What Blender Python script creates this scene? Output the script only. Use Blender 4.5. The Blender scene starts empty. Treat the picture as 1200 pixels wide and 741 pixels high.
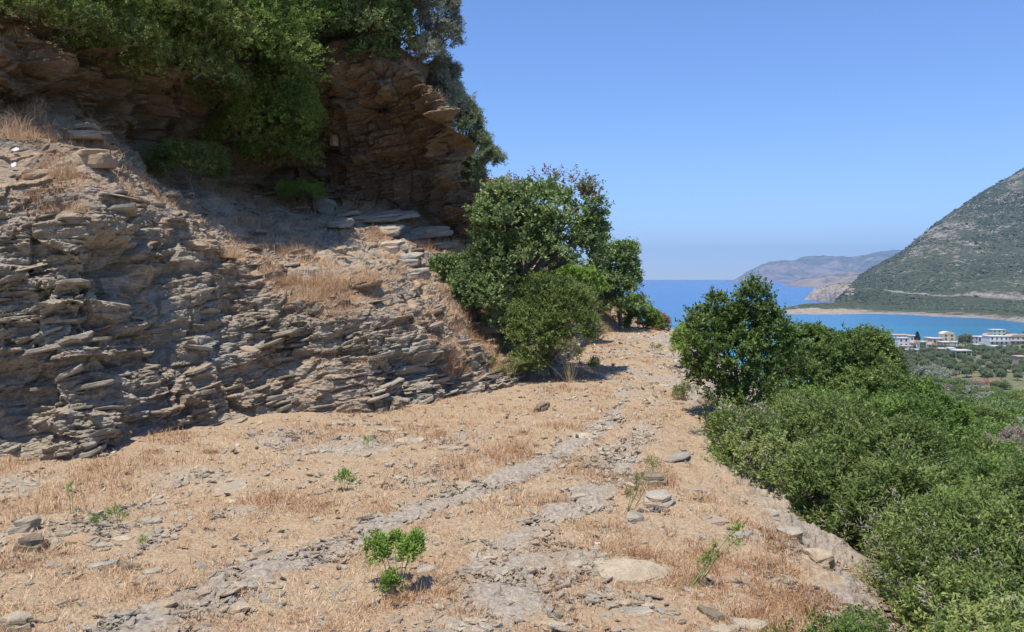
import bpy, math, random
import numpy as np
from mathutils import Vector, Matrix

# ------------------------------------------------------------------ camera, light, exposure
S = bpy.context.scene
COL = S.collection
CAMZ, SEA, FPX, CX, EY = 2.2, -48.0, 933.0, 600.0, 325.5   # eye height, sea level, focal length in photo pixels, centre column, eye-level row
cd = bpy.data.cameras.new("camera"); cam = bpy.data.objects.new("camera", cd); COL.objects.link(cam)
cam.location = (0, 0, CAMZ); cam.rotation_euler = (math.pi / 2, 0, 0)
cd.sensor_width = 36; cd.lens = 36 * FPX / 1200; cd.shift_y = -(370.5 - EY) / 1200
cd.clip_start = 0.1; cd.clip_end = 60000
S.camera = cam
SUN_EL, SUN_AZ = math.radians(73), math.radians(211)   # azimuth clockwise from +Y (the view direction): behind and to the left
sd = bpy.data.lights.new("sun", 'SUN'); sun = bpy.data.objects.new("sun", sd); COL.objects.link(sun)
sun_dir = Vector((math.sin(SUN_AZ) * math.cos(SUN_EL), math.cos(SUN_AZ) * math.cos(SUN_EL), math.sin(SUN_EL)))
sun.rotation_euler = sun_dir.to_track_quat('Z', 'Y').to_euler()
sd.energy = 4.8; sd.angle = math.radians(0.53); sd.color = (1.0, 0.95, 0.87)
W = bpy.data.worlds.new("World"); S.world = W; W.use_nodes = True
wn = W.node_tree; bg = wn.nodes["Background"]
sky = wn.nodes.new("ShaderNodeTexSky"); sky.sky_type = 'NISHITA'; sky.sun_disc = False
sky.sun_elevation = SUN_EL; sky.sun_rotation = SUN_AZ
sky.air_density = 1.0; sky.dust_density = 0.0; sky.ozone_density = 3.0; sky.altitude = 60
wb = wn.nodes.new("ShaderNodeMix"); wb.data_type = 'RGBA'; wb.blend_type = 'MULTIPLY'; wb.inputs[0].default_value = 1
wb.inputs[7].default_value = (0.75, 0.90, 1.20, 1)
wn.links.new(sky.outputs[0], wb.inputs[6]); wn.links.new(wb.outputs[2], bg.inputs[0])
bg.inputs[1].default_value = 0.13
S.view_settings.view_transform = 'Standard'; S.view_settings.look = 'None'
S.view_settings.exposure = 0.27; S.view_settings.gamma = 1.0
S.render.engine = 'CYCLES'
S.cycles.max_bounces = 6; S.cycles.diffuse_bounces = 3; S.cycles.glossy_bounces = 2; S.cycles.transmission_bounces = 3
S.cycles.volume_bounces = 0; S.cycles.transparent_max_bounces = 4; S.cycles.use_denoising = True
S.cycles.caustics_reflective = False; S.cycles.caustics_refractive = False

# ------------------------------------------------------------------ noise
def _hash(i, j, k, seed):
    h = (i * 374761393 + j * 668265263 + k * 2147483647 + seed * 144664601) & 0xFFFFFFFF
    h = ((h ^ (h >> 13)) * 1274126177) & 0xFFFFFFFF
    h = ((h ^ (h >> 16)) * 2246822519) & 0xFFFFFFFF
    return ((h ^ (h >> 15)) & 0xFFFFFF).astype(np.float64) / 8388607.5 - 1.0
def vnoise(p, seed=0):
    f = np.floor(p); t = p - f; t = t * t * t * (t * (t * 6 - 15) + 10); i = f.astype(np.int64)
    r = 0
    for dx in (0, 1):
        wx = t[:, 0] if dx else 1 - t[:, 0]
        for dy in (0, 1):
            wy = t[:, 1] if dy else 1 - t[:, 1]
            for dz in (0, 1):
                wz = t[:, 2] if dz else 1 - t[:, 2]
                r = r + wx * wy * wz * _hash(i[:, 0] + dx, i[:, 1] + dy, i[:, 2] + dz, seed)
    return r
def fbm(p, oct=4, seed=0, gain=0.5):
    r = 0; a = 1; s = 0
    for o in range(oct):
        r = r + a * vnoise(p * (2.03 ** o) + o * 17.7, seed + o); s += a; a *= gain
    return r / s
def V3(x, y, z=0.0):
    x, y, z = np.broadcast_arrays(np.asarray(x, float), np.asarray(y, float), np.asarray(z, float))
    return np.stack([x.ravel(), y.ravel(), z.ravel()], 1)
def nrm(v): return v / np.maximum(np.linalg.norm(v, axis=-1, keepdims=True), 1e-9)

# ------------------------------------------------------------------ object helpers
def mesh_np(name, verts, faces, mats, parent=None, attrs=None, smooth=False, mat_idx=None, loc=None):
    """faces: list of (M,k) int arrays; attrs: {name: per-vertex float array}"""
    if not isinstance(faces, (list, tuple)): faces = [faces]
    me = bpy.data.meshes.new(name); verts = np.asarray(verts, np.float32)
    me.vertices.add(len(verts)); me.vertices.foreach_set("co", verts.ravel())
    lv = np.concatenate([f.ravel() for f in faces]).astype(np.int32)
    tot = np.concatenate([np.full(len(f), f.shape[1], np.int32) for f in faces])
    st = np.concatenate([[0], np.cumsum(tot)[:-1]]).astype(np.int32)
    me.loops.add(len(lv)); me.loops.foreach_set("vertex_index", lv)
    me.polygons.add(len(tot)); me.polygons.foreach_set("loop_start", st); me.polygons.foreach_set("loop_total", tot)
    me.polygons.foreach_set("use_smooth", np.full(len(tot), bool(smooth)))
    for m in (mats if isinstance(mats, (list, tuple)) else [mats]): me.materials.append(m)
    if mat_idx is not None: me.polygons.foreach_set("material_index", np.asarray(mat_idx, np.int32))
    for k, a in (attrs or {}).items():
        at = me.attributes.new(k, 'FLOAT', 'POINT'); at.data.foreach_set("value", np.asarray(a, np.float32))
    me.update(calc_edges=True)
    return link(name, me, parent, loc)
def link(name, me, parent=None, loc=None):
    o = bpy.data.objects.new(name, me); COL.objects.link(o)
    if parent: o.parent = parent
    if loc is not None: o.location = loc
    return o
def tag(o, label=None, cat=None, group=None, kind=None):
    if label: o["label"] = label
    if cat: o["category"] = cat
    if group: o["group"] = group
    if kind: o["kind"] = kind
    return o
def thing(name, loc, label, cat, group=None, rz=0):
    o = bpy.data.objects.new(name, None); COL.objects.link(o); o.location = loc; o.rotation_euler = (0, 0, rz)
    o.empty_display_size = 0.3
    return tag(o, label, cat, group)
def copy_tree(o, parent=None):
    c = o.copy(); COL.objects.link(c)
    if parent: c.parent = parent
    for ch in list(o.children): copy_tree(ch, c)
    return c
def grid_faces(nu, nv):
    i = np.arange(nu - 1)[:, None] * nv + np.arange(nv - 1)[None, :]
    return np.stack([i, i + nv, i + nv + 1, i + 1], -1).reshape(-1, 4)

# ------------------------------------------------------------------ material helpers
class M:
    def __init__(s, name):
        s.m = bpy.data.materials.new(name); s.m.use_nodes = True; s.t = s.m.node_tree
        s.p = s.t.nodes["Principled BSDF"]; s.out = s.t.nodes["Material Output"]
    def n(s, typ, ins=None, **kw):
        nd = s.t.nodes.new(typ)
        for k, v in kw.items(): setattr(nd, k, v)
        for k, v in (ins or {}).items():
            if isinstance(v, bpy.types.NodeSocket): s.t.links.new(v, nd.inputs[k])
            else: nd.inputs[k].default_value = v
        return nd
    def noise(s, scale, detail=4, rough=0.6, vec=None, dist=0.0):
        i = {'Scale': scale, 'Detail': detail, 'Roughness': rough, 'Distortion': dist}
        if vec is not None: i['Vector'] = vec
        return s.n("ShaderNodeTexNoise", i).outputs[0]
    def ramp(s, fac, stops):
        r = s.n("ShaderNodeValToRGB", {0: fac}); e = r.color_ramp.elements
        while len(e) < len(stops): e.new(0.5)
        for q, (p, c) in zip(e, stops):
            q.position = p; q.color = (c if isinstance(c, (tuple, list)) else (c, c, c)) + ((1,) if not isinstance(c, (tuple, list)) or len(c) == 3 else ())
        return r.outputs[0]
    def mix(s, f, a, b, mode='MIX'):
        nd = s.n("ShaderNodeMix", data_type='RGBA', blend_type=mode)
        for k, v in ((0, f), (6, a), (7, b)):
            if isinstance(v, bpy.types.NodeSocket): s.t.links.new(v, nd.inputs[k])
            else: nd.inputs[k].default_value = v if k == 0 else tuple(v) + ((1,) if len(v) == 3 else ())
        return nd.outputs[2]
    def math(s, op, a, b=0.0, clamp=False):
        nd = s.n("ShaderNodeMath", {0: a, 1: b}, operation=op, use_clamp=clamp); return nd.outputs[0]
    def attr(s, name): return s.n("ShaderNodeAttribute", attribute_name=name).outputs[2]
    def pos(s, sc=(1, 1, 1)):
        g = s.n("ShaderNodeNewGeometry").outputs[0]
        return s.n("ShaderNodeMapping", {0: g, 3: sc}).outputs[0]
    def objc(s, sc=(1, 1, 1)):
        g = s.n("ShaderNodeTexCoord").outputs[3]
        return s.n("ShaderNodeMapping", {0: g, 3: sc}).outputs[0]
    def bump(s, h, dist=0.02, strength=1.0):
        b = s.n("ShaderNodeBump", {'Height': h, 'Distance': dist, 'Strength': strength}); s.t.links.new(b.outputs[0], s.p.inputs['Normal'])
    def base(s, c, rough=0.9, spec=0.2):
        if isinstance(c, bpy.types.NodeSocket): s.t.links.new(c, s.p.inputs['Base Color'])
        else: s.p.inputs['Base Color'].default_value = tuple(c) + (1,)
        s.p.inputs['Roughness'].default_value = rough; s.p.inputs['Specular IOR Level'].default_value = spec
        return s.m

def leaf_mat(name, stops, trans=0.25, rough=0.55, spec=0.25):
    m = M(name); c = m.ramp(m.attr("rnd"), stops); m.base(c, rough, spec)
    tl = m.n("ShaderNodeBsdfTranslucent", {0: c}); mx = m.n("ShaderNodeMixShader", {0: trans, 1: m.p.outputs[0], 2: tl.outputs[0]})
    m.t.links.new(mx.outputs[0], m.out.inputs[0]); return m.m
def plain(name, c, rough=0.85, var=0.0, scale=3.0):
    m = M(name)
    if var:
        f = m.noise(scale, 5, 0.6, m.objc())
        return m.base(m.mix(f, tuple(x * (1 - var) for x in c), tuple(min(1, x * (1 + var)) for x in c)), rough)
    return m.base(c, rough)

# rock, shared by the cliff and its plates and stones
def rock_mat(name, soil=0.0, tint=(1, 1, 1), scale=1.0):
    m = M(name); P = m.pos((scale, scale, scale))
    st = m.n("ShaderNodeVectorRotate", {0: P, 2: (0, 1, 0), 3: math.radians(11)}).outputs[0]
    lay = m.noise(1.0, 8, 0.75, m.n("ShaderNodeMapping", {0: st, 3: (0.9, 0.9, 7)}).outputs[0], 0.4)
    big = m.noise(0.55, 5, 0.6, P, 0.3); fine = m.noise(24, 6, 0.7, P)
    T = lambda c: tuple(a * b for a, b in zip(c, tint))
    c = m.ramp(lay, [(0.25, T((0.20, 0.165, 0.12))), (0.42, T((0.33, 0.28, 0.205))), (0.55, T((0.44, 0.385, 0.29))), (0.75, T((0.57, 0.51, 0.40)))])
    rust = m.math('MULTIPLY', m.ramp(big, [(0.50, 0.0), (0.64, 1.0)]), m.ramp(lay, [(0.35, 0.2), (0.6, 0.75)]))
    c = m.mix(rust, c, T((0.36, 0.235, 0.14)))
    c = m.mix(m.math('MULTIPLY', m.ramp(m.noise(1.3, 4, 0.6, P), [(0.55, 0.0), (0.68, 1.0)]), 0.6), c, T((0.29, 0.31, 0.285)))
    c = m.mix(m.ramp(m.noise(3.5, 6, 0.8, P), [(0.30, 0.5), (0.42, 0.0)]), c, T((0.09, 0.08, 0.07)))
    if soil: c = m.mix(m.attr('brown'), c, m.mix(1.0, c, (0.66, 0.56, 0.47), 'MULTIPLY'))  # browner upper beds, with the shade of the upper cliff deepened in the colour
    c = m.mix(0.5, c, m.ramp(fine, [(0.3, 0.5), (0.7, 1.3)]), 'MULTIPLY')
    if soil:
        nz = m.n("ShaderNodeSeparateXYZ", {0: m.n("ShaderNodeNewGeometry").outputs[1]}).outputs[2]
        f = m.math('ADD', nz, m.math('MULTIPLY', m.noise(4, 5, 0.7, P), 0.5))
        f = m.math('MULTIPLY', m.ramp(f, [(0.93, 0.0), (1.08, 1.0)]), soil)
        f = m.math('MULTIPLY', f, m.ramp(m.attr("flat"), [(0.05, 0.12), (0.45, 1.0)]))
        dirt = m.ramp(m.noise(9, 6, 0.75, P), [(0.3, (0.30, 0.20, 0.125)), (0.5, (0.44, 0.30, 0.19)), (0.7, (0.55, 0.40, 0.26))])
        c = m.mix(f, c, dirt)
    h = m.math('ADD', m.math('MULTIPLY', lay, 1.6), m.math('MULTIPLY', m.noise(16, 8, 0.75, m.n("ShaderNodeMapping", {0: st, 3: (1, 1, 2.5)}).outputs[0]), 0.7))
    m.bump(h, 0.05, 0.9)
    return m.base(c, 0.92, 0.15)

MAT = {}
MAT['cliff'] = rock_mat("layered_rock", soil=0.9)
MAT['stone'] = rock_mat("loose_stone", tint=(1.35, 1.32, 1.30), scale=2.2)
MAT['stone_tan'] = rock_mat("tan_stone", tint=(1.55, 1.43, 1.28), scale=2.2)
MAT['stone_grey'] = rock_mat("blue_grey_stone", tint=(1.15, 1.22, 1.32), scale=2.2)
MAT['stone_dark'] = rock_mat("dark_stone", tint=(0.85, 0.78, 0.70), scale=2.2)
MAT['white'] = plain("white_scrap", (0.8, 0.8, 0.78), 0.6, 0.08, 8)
MAT['bark'] = plain("grey_bark", (0.13, 0.105, 0.085), 0.9, 0.35, 20)
MAT['twig'] = plain("pale_twig", (0.26, 0.22, 0.18), 0.9, 0.3, 20)
MAT['stem'] = plain("straw_stem", (0.42, 0.33, 0.17), 0.8, 0.2, 20)
MAT['stem_green'] = plain("green_stem", (0.26, 0.30, 0.11), 0.7, 0.2, 20)

# ------------------------------------------------------------------ photo measurements -> places
def P(px, py, Y): return ((px - CX) / FPX * Y, Y, CAMZ + (EY - py) / FPX * Y)
def Yflat(py, z=0.0): return (CAMZ - z) * FPX / (py - EY)
def interp(x, a, b): return np.interp(x, a, b)
def smax(a, b, k): h = np.clip(0.5 + 0.5 * (a - b) / k, 0, 1); return b * (1 - h) + a * h + k * h * (1 - h)
def edge(y): return np.interp(y, [0, 5, 9, 12.7, 20, 28, 35, 60], [2.35, 2.55, 2.85, 3.35, 4.5, 5.8, 7.2, 14])
def ground(x, y):
    x = np.asarray(x, float); y = np.asarray(y, float)
    az = np.degrees(np.arctan2(x, y)); r = np.hypot(x, y)
    R = np.interp(az, [-180, -60, 10, 18, 23, 25.5, 33, 60, 180], [900, 150, 150, 300, 500, 705, 835, 950, 950])
    s = r * 640 / R
    zv = np.interp(s, [0, 8, 33, 83, 166, 250, 400, 560, 618, 640, 660, 760], [-0.5, -4, -10, -17, -28, -37, -43, -46.4, -47.2, -48.0, -49.5, -60])
    t = x - edge(y)
    h = -0.62 * (np.log1p(np.exp(np.clip(t * 2.2, -40, 40))) / 2.2) - 0.5 * np.maximum(0, y - 37) 
    h = h - 0.10 * np.clip(t + 1.2, 0, 1.2) 
    z = smax(h, zv, 1.5)
    n = 0.035 * vnoise(V3(x * 0.9, y * 0.9), 5).reshape(x.shape) + 0.9 * np.clip((r - 20) / 60, 0, 1) * vnoise(V3(x * 0.07, y * 0.07), 6).reshape(x.shape)
    return z + n
def hit(px, py):
    """where the ray through a photo position meets the ground"""
    if py <= EY + 1: return None
    Y = np.exp(np.linspace(math.log(2.5), math.log(900), 6000))
    X = (px - CX) / FPX * Y; Z = CAMZ + (EY - py) / FPX * Y
    d = Z - ground(X, Y); k = np.argmax(d < 0)
    if d[k] >= 0: k = len(Y) - 1
    return float(X[k]), float(Y[k]), float(ground(X[k:k+1], Y[k:k+1])[0])

# wheel ruts (x as function of y)
def rut_l(y): return np.interp(y, [4.4, 4.94, 5.87, 6.53, 7.2, 8.2, 9.57, 11.1, 14.2, 20, 30], [-2.8, -2.38, -1.89, -1.4, -.93, -.35, .55, 1.15, 2.0, 3.0, 4.4])
def rut_r(y): return np.interp(y, [4.4, 4.94, 6.53, 7.76, 8.75, 11.8, 16, 30], [-.35, -.21, .05, .72, 1.12, 2.0, 2.9, 5.2])
def gravel_mask(x, y):
    sh = x.shape; p = V3(x, y)
    n = fbm(p * 1.6, 5, 31, .62).reshape(sh); n2 = fbm(p * 0.45 + 9, 3, 33).reshape(sh)
    wob = 0.12 * vnoise(p * 0.8, 40).reshape(sh)
    g = np.exp(-((x + wob - rut_l(y)) / 0.21) ** 2) * 1.25 + np.exp(-((x + wob - rut_r(y)) / 0.30) ** 2) * 0.72
    g = g * (1 - np.clip((y - 9) / 11, 0, 0.7)) + 0.20 * np.clip(fbm(p * 4.0, 3, 35).reshape(sh) * 2, -1, 1)
    g = g + np.clip((x - edge(y) + 0.9) / 0.9, 0, 1) * 0.75
    g = g + 0.5 * np.exp(-((x + 3.6) / 1.2) ** 2 - ((y - 7.4) / 0.8) ** 2)
    g = g + 0.75 * np.exp(-((x + 1.9) / 1.5) ** 2 - ((y - 10.8) / 0.7) ** 2)
    g = g + 0.45 * np.exp(-((x - 0.0) / 0.9) ** 2 - ((y - 5.8) / 1.0) ** 2)
    return np.clip(g + n * 0.9 + n2 * 0.35 + 0.08, 0, 1)

# ------------------------------------------------------------------ the ground sheet
def build_ground():
    az = np.concatenate([np.linspace(-180, -48, 60)[:-1], np.linspace(-48, 44, 1150)[:-1], np.linspace(44, 180, 60)])
    r = np.concatenate([[0.05], np.geomspace(1.0, 4.2, 30)[:-1], np.geomspace(4.2, 40, 620)[:-1], np.geomspace(40, 1500, 260)])
    A, Rr = np.meshgrid(np.radians(az), r, indexing='ij')
    x = Rr * np.sin(A); y = Rr * np.cos(A); z = ground(x, y)
    g = gravel_mask(x, y)
    near = np.clip(1.4 - Rr / 40, 0, 1)
    p = V3(x, y)
    n1 = fbm(p * 5, 4, 50).reshape(x.shape); n2 = fbm(p * 22, 3, 60).reshape(x.shape)
    # platy rock showing through: terraced noise
    s = fbm(p * 2.4 + 3, 4, 70).reshape(x.shape) * 3.2
    ter = (np.floor(s) + np.clip((s - np.floor(s)) * 7, 0, 1)) 
    plate = np.clip(g * 1.4 - 0.25, 0, 1)
    z = z + near * (0.022 * n1 + 0.010 * n2 + 0.030 * ter * plate + 0.012 * (g < 0.3))
    edgew = np.exp(-((x - edge(y)) / 0.7) ** 2)
    z = z + near * edgew * (0.05 * ter + 0.07 * n1) * 0.7
    return mesh_np("ground", V3(x, y, z), grid_faces(len(az), len(r))[:, ::-1], MAT['ground'], attrs={'gravel': g.ravel()}, smooth=True)

def ground_mat():
    m = M("dry_ground"); Pp = m.pos(); g = m.attr("gravel")
    f1 = m.noise(30, 6, 0.75, Pp); f2 = m.noise(2.2, 5, 0.65, Pp); f3 = m.noise(140, 4, 0.7, Pp)
    straw = m.ramp(f1, [(0.3, (0.20, 0.14, 0.085)), (0.44, (0.345, 0.25, 0.152)), (0.58, (0.46, 0.35, 0.225)), (0.75, (0.58, 0.47, 0.32))])
    straw = m.mix(m.ramp(f2, [(0.45, 0.0), (0.7, 0.55)]), straw, (0.37, 0.225, 0.13))
    grav = m.ramp(f1, [(0.28, (0.17, 0.14, 0.11)), (0.45, (0.32, 0.27, 0.21)), (0.6, (0.43, 0.37, 0.29)), (0.8, (0.55, 0.48, 0.385))])
    vo = m.n("ShaderNodeTexVoronoi", {'Vector': Pp, 'Scale': 34.0}, feature='F1')
    grav = m.mix(0.5, grav, m.ramp(vo.outputs[1], [(0.0, 0.5), (1.0, 1.35)]), 'MULTIPLY')
    f = m.ramp(m.math('ADD', g, m.math('MULTIPLY', m.math('SUBTRACT', f1, 0.5), 0.9)), [(0.22, 0.0), (0.75, 0.92)])
    c = m.mix(f, straw, grav)
    # the scrub-covered slope and the valley floor: dull olive-brown earth, red-brown terraces
    ps = m.n("ShaderNodeSeparateXYZ", {0: m.n("ShaderNodeNewGeometry").outputs[0]}).outputs[2]
    low = m.ramp(m.math('MULTIPLY', ps, -0.1), [(0.12, 0.0), (0.3, 1.0)])
    val = m.ramp(m.noise(0.35, 6, 0.7, Pp), [(0.35, (0.10, 0.12, 0.05)), (0.5, (0.15, 0.155, 0.075)), (0.66, (0.26, 0.20, 0.13))])
    c = m.mix(low, c, val)
    m.bump(m.math('ADD', m.math('MULTIPLY', f1, 0.7), m.math('ADD', m.math('MULTIPLY', vo.outputs[0], 0.5), m.math('MULTIPLY', f3, 0.4))), 0.02, 0.8)
    return m.base(c, 0.95, 0.1)
MAT['ground'] = ground_mat()
tag(build_ground(), kind='structure')

# ------------------------------------------------------------------ sheets through measured control points
def sheet_points(ctrl, nu, nv, uw=None):
    """ctrl: (stations, rows, 3); smooth (Catmull-Rom) in u, linear-smoothed in v"""
    C = np.asarray(ctrl, float); ns, nr, _ = C.shape
    def cr(A, t):
        i = np.clip(np.floor(t).astype(int), 0, len(A) - 2); f = (t - i)[:, None, None]
        a = A[np.clip(i - 1, 0, None)]; b = A[i]; c = A[i + 1]; d = A[np.clip(i + 2, None, len(A) - 1)]
        tau = 0.35
        m1 = tau * (c - a); m2 = tau * (d - b)
        return (2 * f**3 - 3 * f**2 + 1) * b + (f**3 - 2 * f**2 + f) * m1 + (-2 * f**3 + 3 * f**2) * c + (f**3 - f**2) * m2
    def params(A, n, w):
        L = np.linalg.norm(np.diff(A, axis=0), axis=2).mean(1) * (w if w is not None else 1); cum = np.concatenate([[0], np.cumsum(L)])
        return np.interp(np.linspace(0, cum[-1], n), cum, np.arange(len(A)))
    U = params(C, nu, uw); D = cr(C, U)
    Dt = D.transpose(1, 0, 2); Vp = params(Dt, nv, None) if not isinstance(nv, np.ndarray) else nv
    return cr(Dt, Vp).transpose(1, 0, 2), U, Vp
def sheet_normals(G):
    du = np.gradient(G, axis=0); dv = np.gradient(G, axis=1); return nrm(np.cross(du, dv))

CL = [  # base, mid, edge of the lower face, back of the ledge, upper face, upper top, hill behind, far behind
 [(-900,800,5.0),(-900,500,5.2),(-900,200,5.6),(-900,60,6.8),(-900,-80,7.2),(-900,-180,9),(-900,-500,13),(-900,-500,40)],
 [(-250,565,8.6),(-250,380,9.0),(-250,215,9.5),(-250,110,11.5),(-250,30,12),(-250,-40,13.5),(-250,-260,18),(-250,-260,45)],
 [(0,540,9.6),(0,380,10.2),(0,222,11.0),(0,128,13.6),(0,66,13.0),(0,10,14.2),(0,-200,19),(0,-200,50)],
 [(100,536,9.8),(100,385,10.6),(100,222,11.6),(105,145,15.0),(100,75,14.5),(100,25,15.2),(100,-190,21),(60,-190,50)],
 [(200,510,11.2),(195,390,12.0),(195,262,12.9),(200,203,17.4),(200,105,17.0),(200,45,17.0),(200,-160,24),(150,-160,50)],
 [(330,487,12.8),(328,415,13.6),(325,328,14.6),(340,236,20.6),(335,135,20.0),(330,55,19.4),(320,-110,26),(240,-120,50)],
 [(440,488,12.8),(440,425,13.5),(438,345,14.6),(440,246,21.0),(438,145,20.2),(430,62,19.2),(410,-60,27),(300,-60,50)],
 [(500,479,13.6),(498,430,14.2),(495,372,15.3),(500,262,21.0),(500,150,20.1),(480,80,19.1),(440,60,25),(380,40,50)],
 [(560,466,14.9),(558,440,15.4),(552,400,16.3),(534,285,20.6),(540,190,19.9),(515,128,19.2),(470,150,25),(420,150,50)],
 [(592,458,15.8),(592,436,16.4),(590,415,17.3),(565,318,21.5),(560,245,23.5),(568,218,26.5),(520,225,34),(480,240,55)],
 [(620,452,16.8),(622,432,17.5),(626,404,18.8),(625,345,22.5),(630,290,26.5),(632,262,30.0),(600,280,38),(560,300,60)],
 [(652,442,18.3),(656,425,19.6),(663,398,21.6),(668,360,25.5),(676,340,29.5),(682,325,33.5),(690,330,42),(690,340,65)],
 [(690,405,26.6),(694,396,27.6),(700,384,29.6),(705,368,32.5),(710,357,35.5),(715,352,38.5),(715,365,48),(700,400,70)],
 [(735,391,33.0),(737,386,34.0),(740,378,36.0),(742,371,38.0),(745,368,40.5),(745,372,45.0),(735,395,54),(710,440,75)],
 [(778,392,34.5),(779,390,36.0),(780,392,38.0),(778,398,41.0),(775,410,45.0),(768,430,50.0),(758,480,60),(740,520,80)],
]
def strata(p, seed, t):
    """bedded relief in [-1,1]: beds of thickness t with ledges that start and stop along the strike, undercut below"""
    s = p[:, 2] - 0.18 * p[:, 0] + 0.05 * p[:, 1] + 0.35 * vnoise(p * 0.35, seed + 90) * 1.0 + 0.25 * t * vnoise(p * 2.0, seed + 91)
    s = s / t + 0.6 * vnoise(V3(p[:, 0] * .7, p[:, 1] * .7, p[:, 2] * .2), seed + 92)
    k = np.floor(s); f = s - k
    q = 0.55 / t ** 0.5
    along = V3(p[:, 0] * q, p[:, 1] * q, k * 7.31)
    a = vnoise(along, seed) + 0.5 * vnoise(along * np.array([3.1, 3.1, 1]), seed + 1)
    prof = np.clip(f * 2.2, 0, 1) ** 0.8 - np.clip((f - 0.93) / 0.07, 0, 1)  # undercut at the foot of each bed
    return a * 0.75 + (prof - 0.6) * (0.35 + 0.4 * np.clip(a + 0.3, 0, 1))
def blocks(p, seed, sx, sz):
    """broken blocks: one random offset per warped brick-like cell, bedding rising to the right"""
    w = p + sx * 0.55 * np.stack([vnoise(p / sx * .8, seed + 1), vnoise(p / sx * .8, seed + 2), 0.35 * vnoise(p / sx * .8, seed + 3)], 1)
    zz = (w[:, 2] - 0.20 * w[:, 0] + 0.05 * w[:, 1]) / sz; k = np.floor(zz).astype(np.int64)
    sh = _hash(k, k * 0 + 3, k * 0, seed + 5)
    i = np.floor(w[:, 0] / sx + sh * 3).astype(np.int64); j = np.floor(w[:, 1] / sx + sh * 5).astype(np.int64)
    return _hash(i, j, k, seed) + 0.25 * (zz - k - .5)
def build_cliff():
    ctrl = [[P(*c) for c in st] for st in CL]
    for st in ctrl:  # carry the foot a little below the road
        b = st[0]; st[0] = (b[0], b[1], float(ground(np.array([b[0]]), np.array([b[1]]))[0]) - 0.12)
    w = np.array([0.12, 0.45, 1, 1, 1, 1, 1, 1, 1, 0.9, 0.8, 0.5, 0.4, 0.4])
    nv = np.concatenate([np.linspace(0, 2, 260)[:-1], np.linspace(2, 3, 170)[:-1], np.linspace(3, 5, 220)[:-1], np.linspace(5, 6, 90)[:-1], np.linspace(6, 7, 20)])
    G, U, Vp = sheet_points(ctrl, 1150, nv, w)
    N = sheet_normals(G); 
    if N[500, 100, 0] < 0: N = -N
    p = G.reshape(-1, 3); n = N.reshape(-1, 3)
    flat = np.clip((n[:, 2] - 0.45) / 0.35, 0, 1)
    vv = np.broadcast_to(Vp[None, :], G.shape[:2]).ravel(); uu = np.broadcast_to(U[:, None], G.shape[:2]).ravel()
    d = nrm(n * np.array([1, 1, 0.25]))
    upper = np.clip((vv - 3.1) / 0.3, 0, 1)
    amp = (1 - 0.52 * flat) * (1 - np.clip((uu - 9.5) / 2.5, 0, 0.75))
    foot = np.clip(vv / 0.25, 0.25, 1)
    big = fbm(p * 0.55, 3, 11); med = fbm(p * 1.7, 4, 13)
    butt = fbm(p * np.array([1.1, 1.1, 0.25]), 3, 17)
    disp = 0.34 * big + 0.30 * butt + 0.17 * med + 0.10 * blocks(p * np.array([1, 1, .35]) + 7, 341, 0.5, 0.5)
    var = np.clip(0.65 + 0.9 * fbm(p * 0.8, 3, 19), 0.25, 1.3)
    disp = disp + 0.13 * strata(p + 3, 21, 0.42) + var * 0.035 * strata(p, 22, 0.17) + (0.12 * blocks(p, 301, 0.75, 0.24) + var * 0.075 * blocks(p, 311, 0.30, 0.10) + var * 0.035 * blocks(p, 321, 0.12, 0.045)) + 0.08 * fbm(p * 6, 5, 25, .66)
    disp = disp + upper * (0.05 * strata(p + 5, 27, 0.8) + 0.16 * blocks(p, 331, 1.1, .5) + 0.30 * big - 0.9 * np.clip(fbm(p * np.array([.8, .8, .6]) + 20, 4, 39) - 0.04, 0, .6))
    off = d * (disp * amp * foot)[:, None]
    q = p + off
    q[:, 2] += flat * 0.07 * fbm(p * 3.5, 4, 29) * (1 - 0) + flat * 0.10 * (strata(p * 0.8, 33, 0.3))
    far = np.clip((vv - 5.2) / 1.0, 0, 1)
    q[:, 2] += far * 0.8 * fbm(p * 0.35, 4, 35)
    Gq = q.reshape(G.shape)
    # jagged plates bedded in the rock
    rng = np.random.default_rng(5)
    cand = np.flatnonzero((vv > 0.05) & (vv < 5.3) & (uu > 1.0) & (uu < 12.6))
    wgt = (1.05 - 0.55 * flat[cand]) * np.where(vv[cand] < 3, 1.0, 0.55) * np.where(uu[cand] > 9.5, .5, 1)
    K = 3400
    idx = rng.choice(cand, K, replace=False, p=wgt / wgt.sum())
    dd = nrm(n[idx] * np.array([1, 1, 0]) + 1e-4)
    size = 0.03 + 0.30 * rng.random(K) ** 5
    cen = q[idx] - dd * (size * 0.35)[:, None] + np.array([0, 0, 0.0])
    pv, pf = plates(cen, size * rng.uniform(.6, 1.3, K), size * 0.85, size * rng.uniform(.07, .28, K), np.arctan2(dd[:, 1], dd[:, 0]) - np.pi / 2 + np.pi + rng.normal(0, .5, K), rng, dip=None, jitter=0.14, n=8)
    nb = len(q)
    fl = np.concatenate([flat * (1 - 0.3 * upper), np.zeros(len(pv))])
    bed = np.clip((vv - 2.9) / 0.3 + 0.5 * med, 0, 1); brown_shade = np.concatenate([bed, np.repeat(bed[idx], len(pv) // K)])  # weight of the brown tint and painted shade, rising above the ledge
    V = np.concatenate([q, pv]); F = [grid_faces(*G.shape[:2])] + [f + nb for f in pf]
    o = mesh_np("rock_cliff", V, F, MAT['cliff'], attrs={'flat': fl, 'brown': brown_shade}, smooth=False)
    tag(o, "tall cutting of thinly bedded grey brown rock along the left of the track", "rock face", kind='structure')
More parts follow.
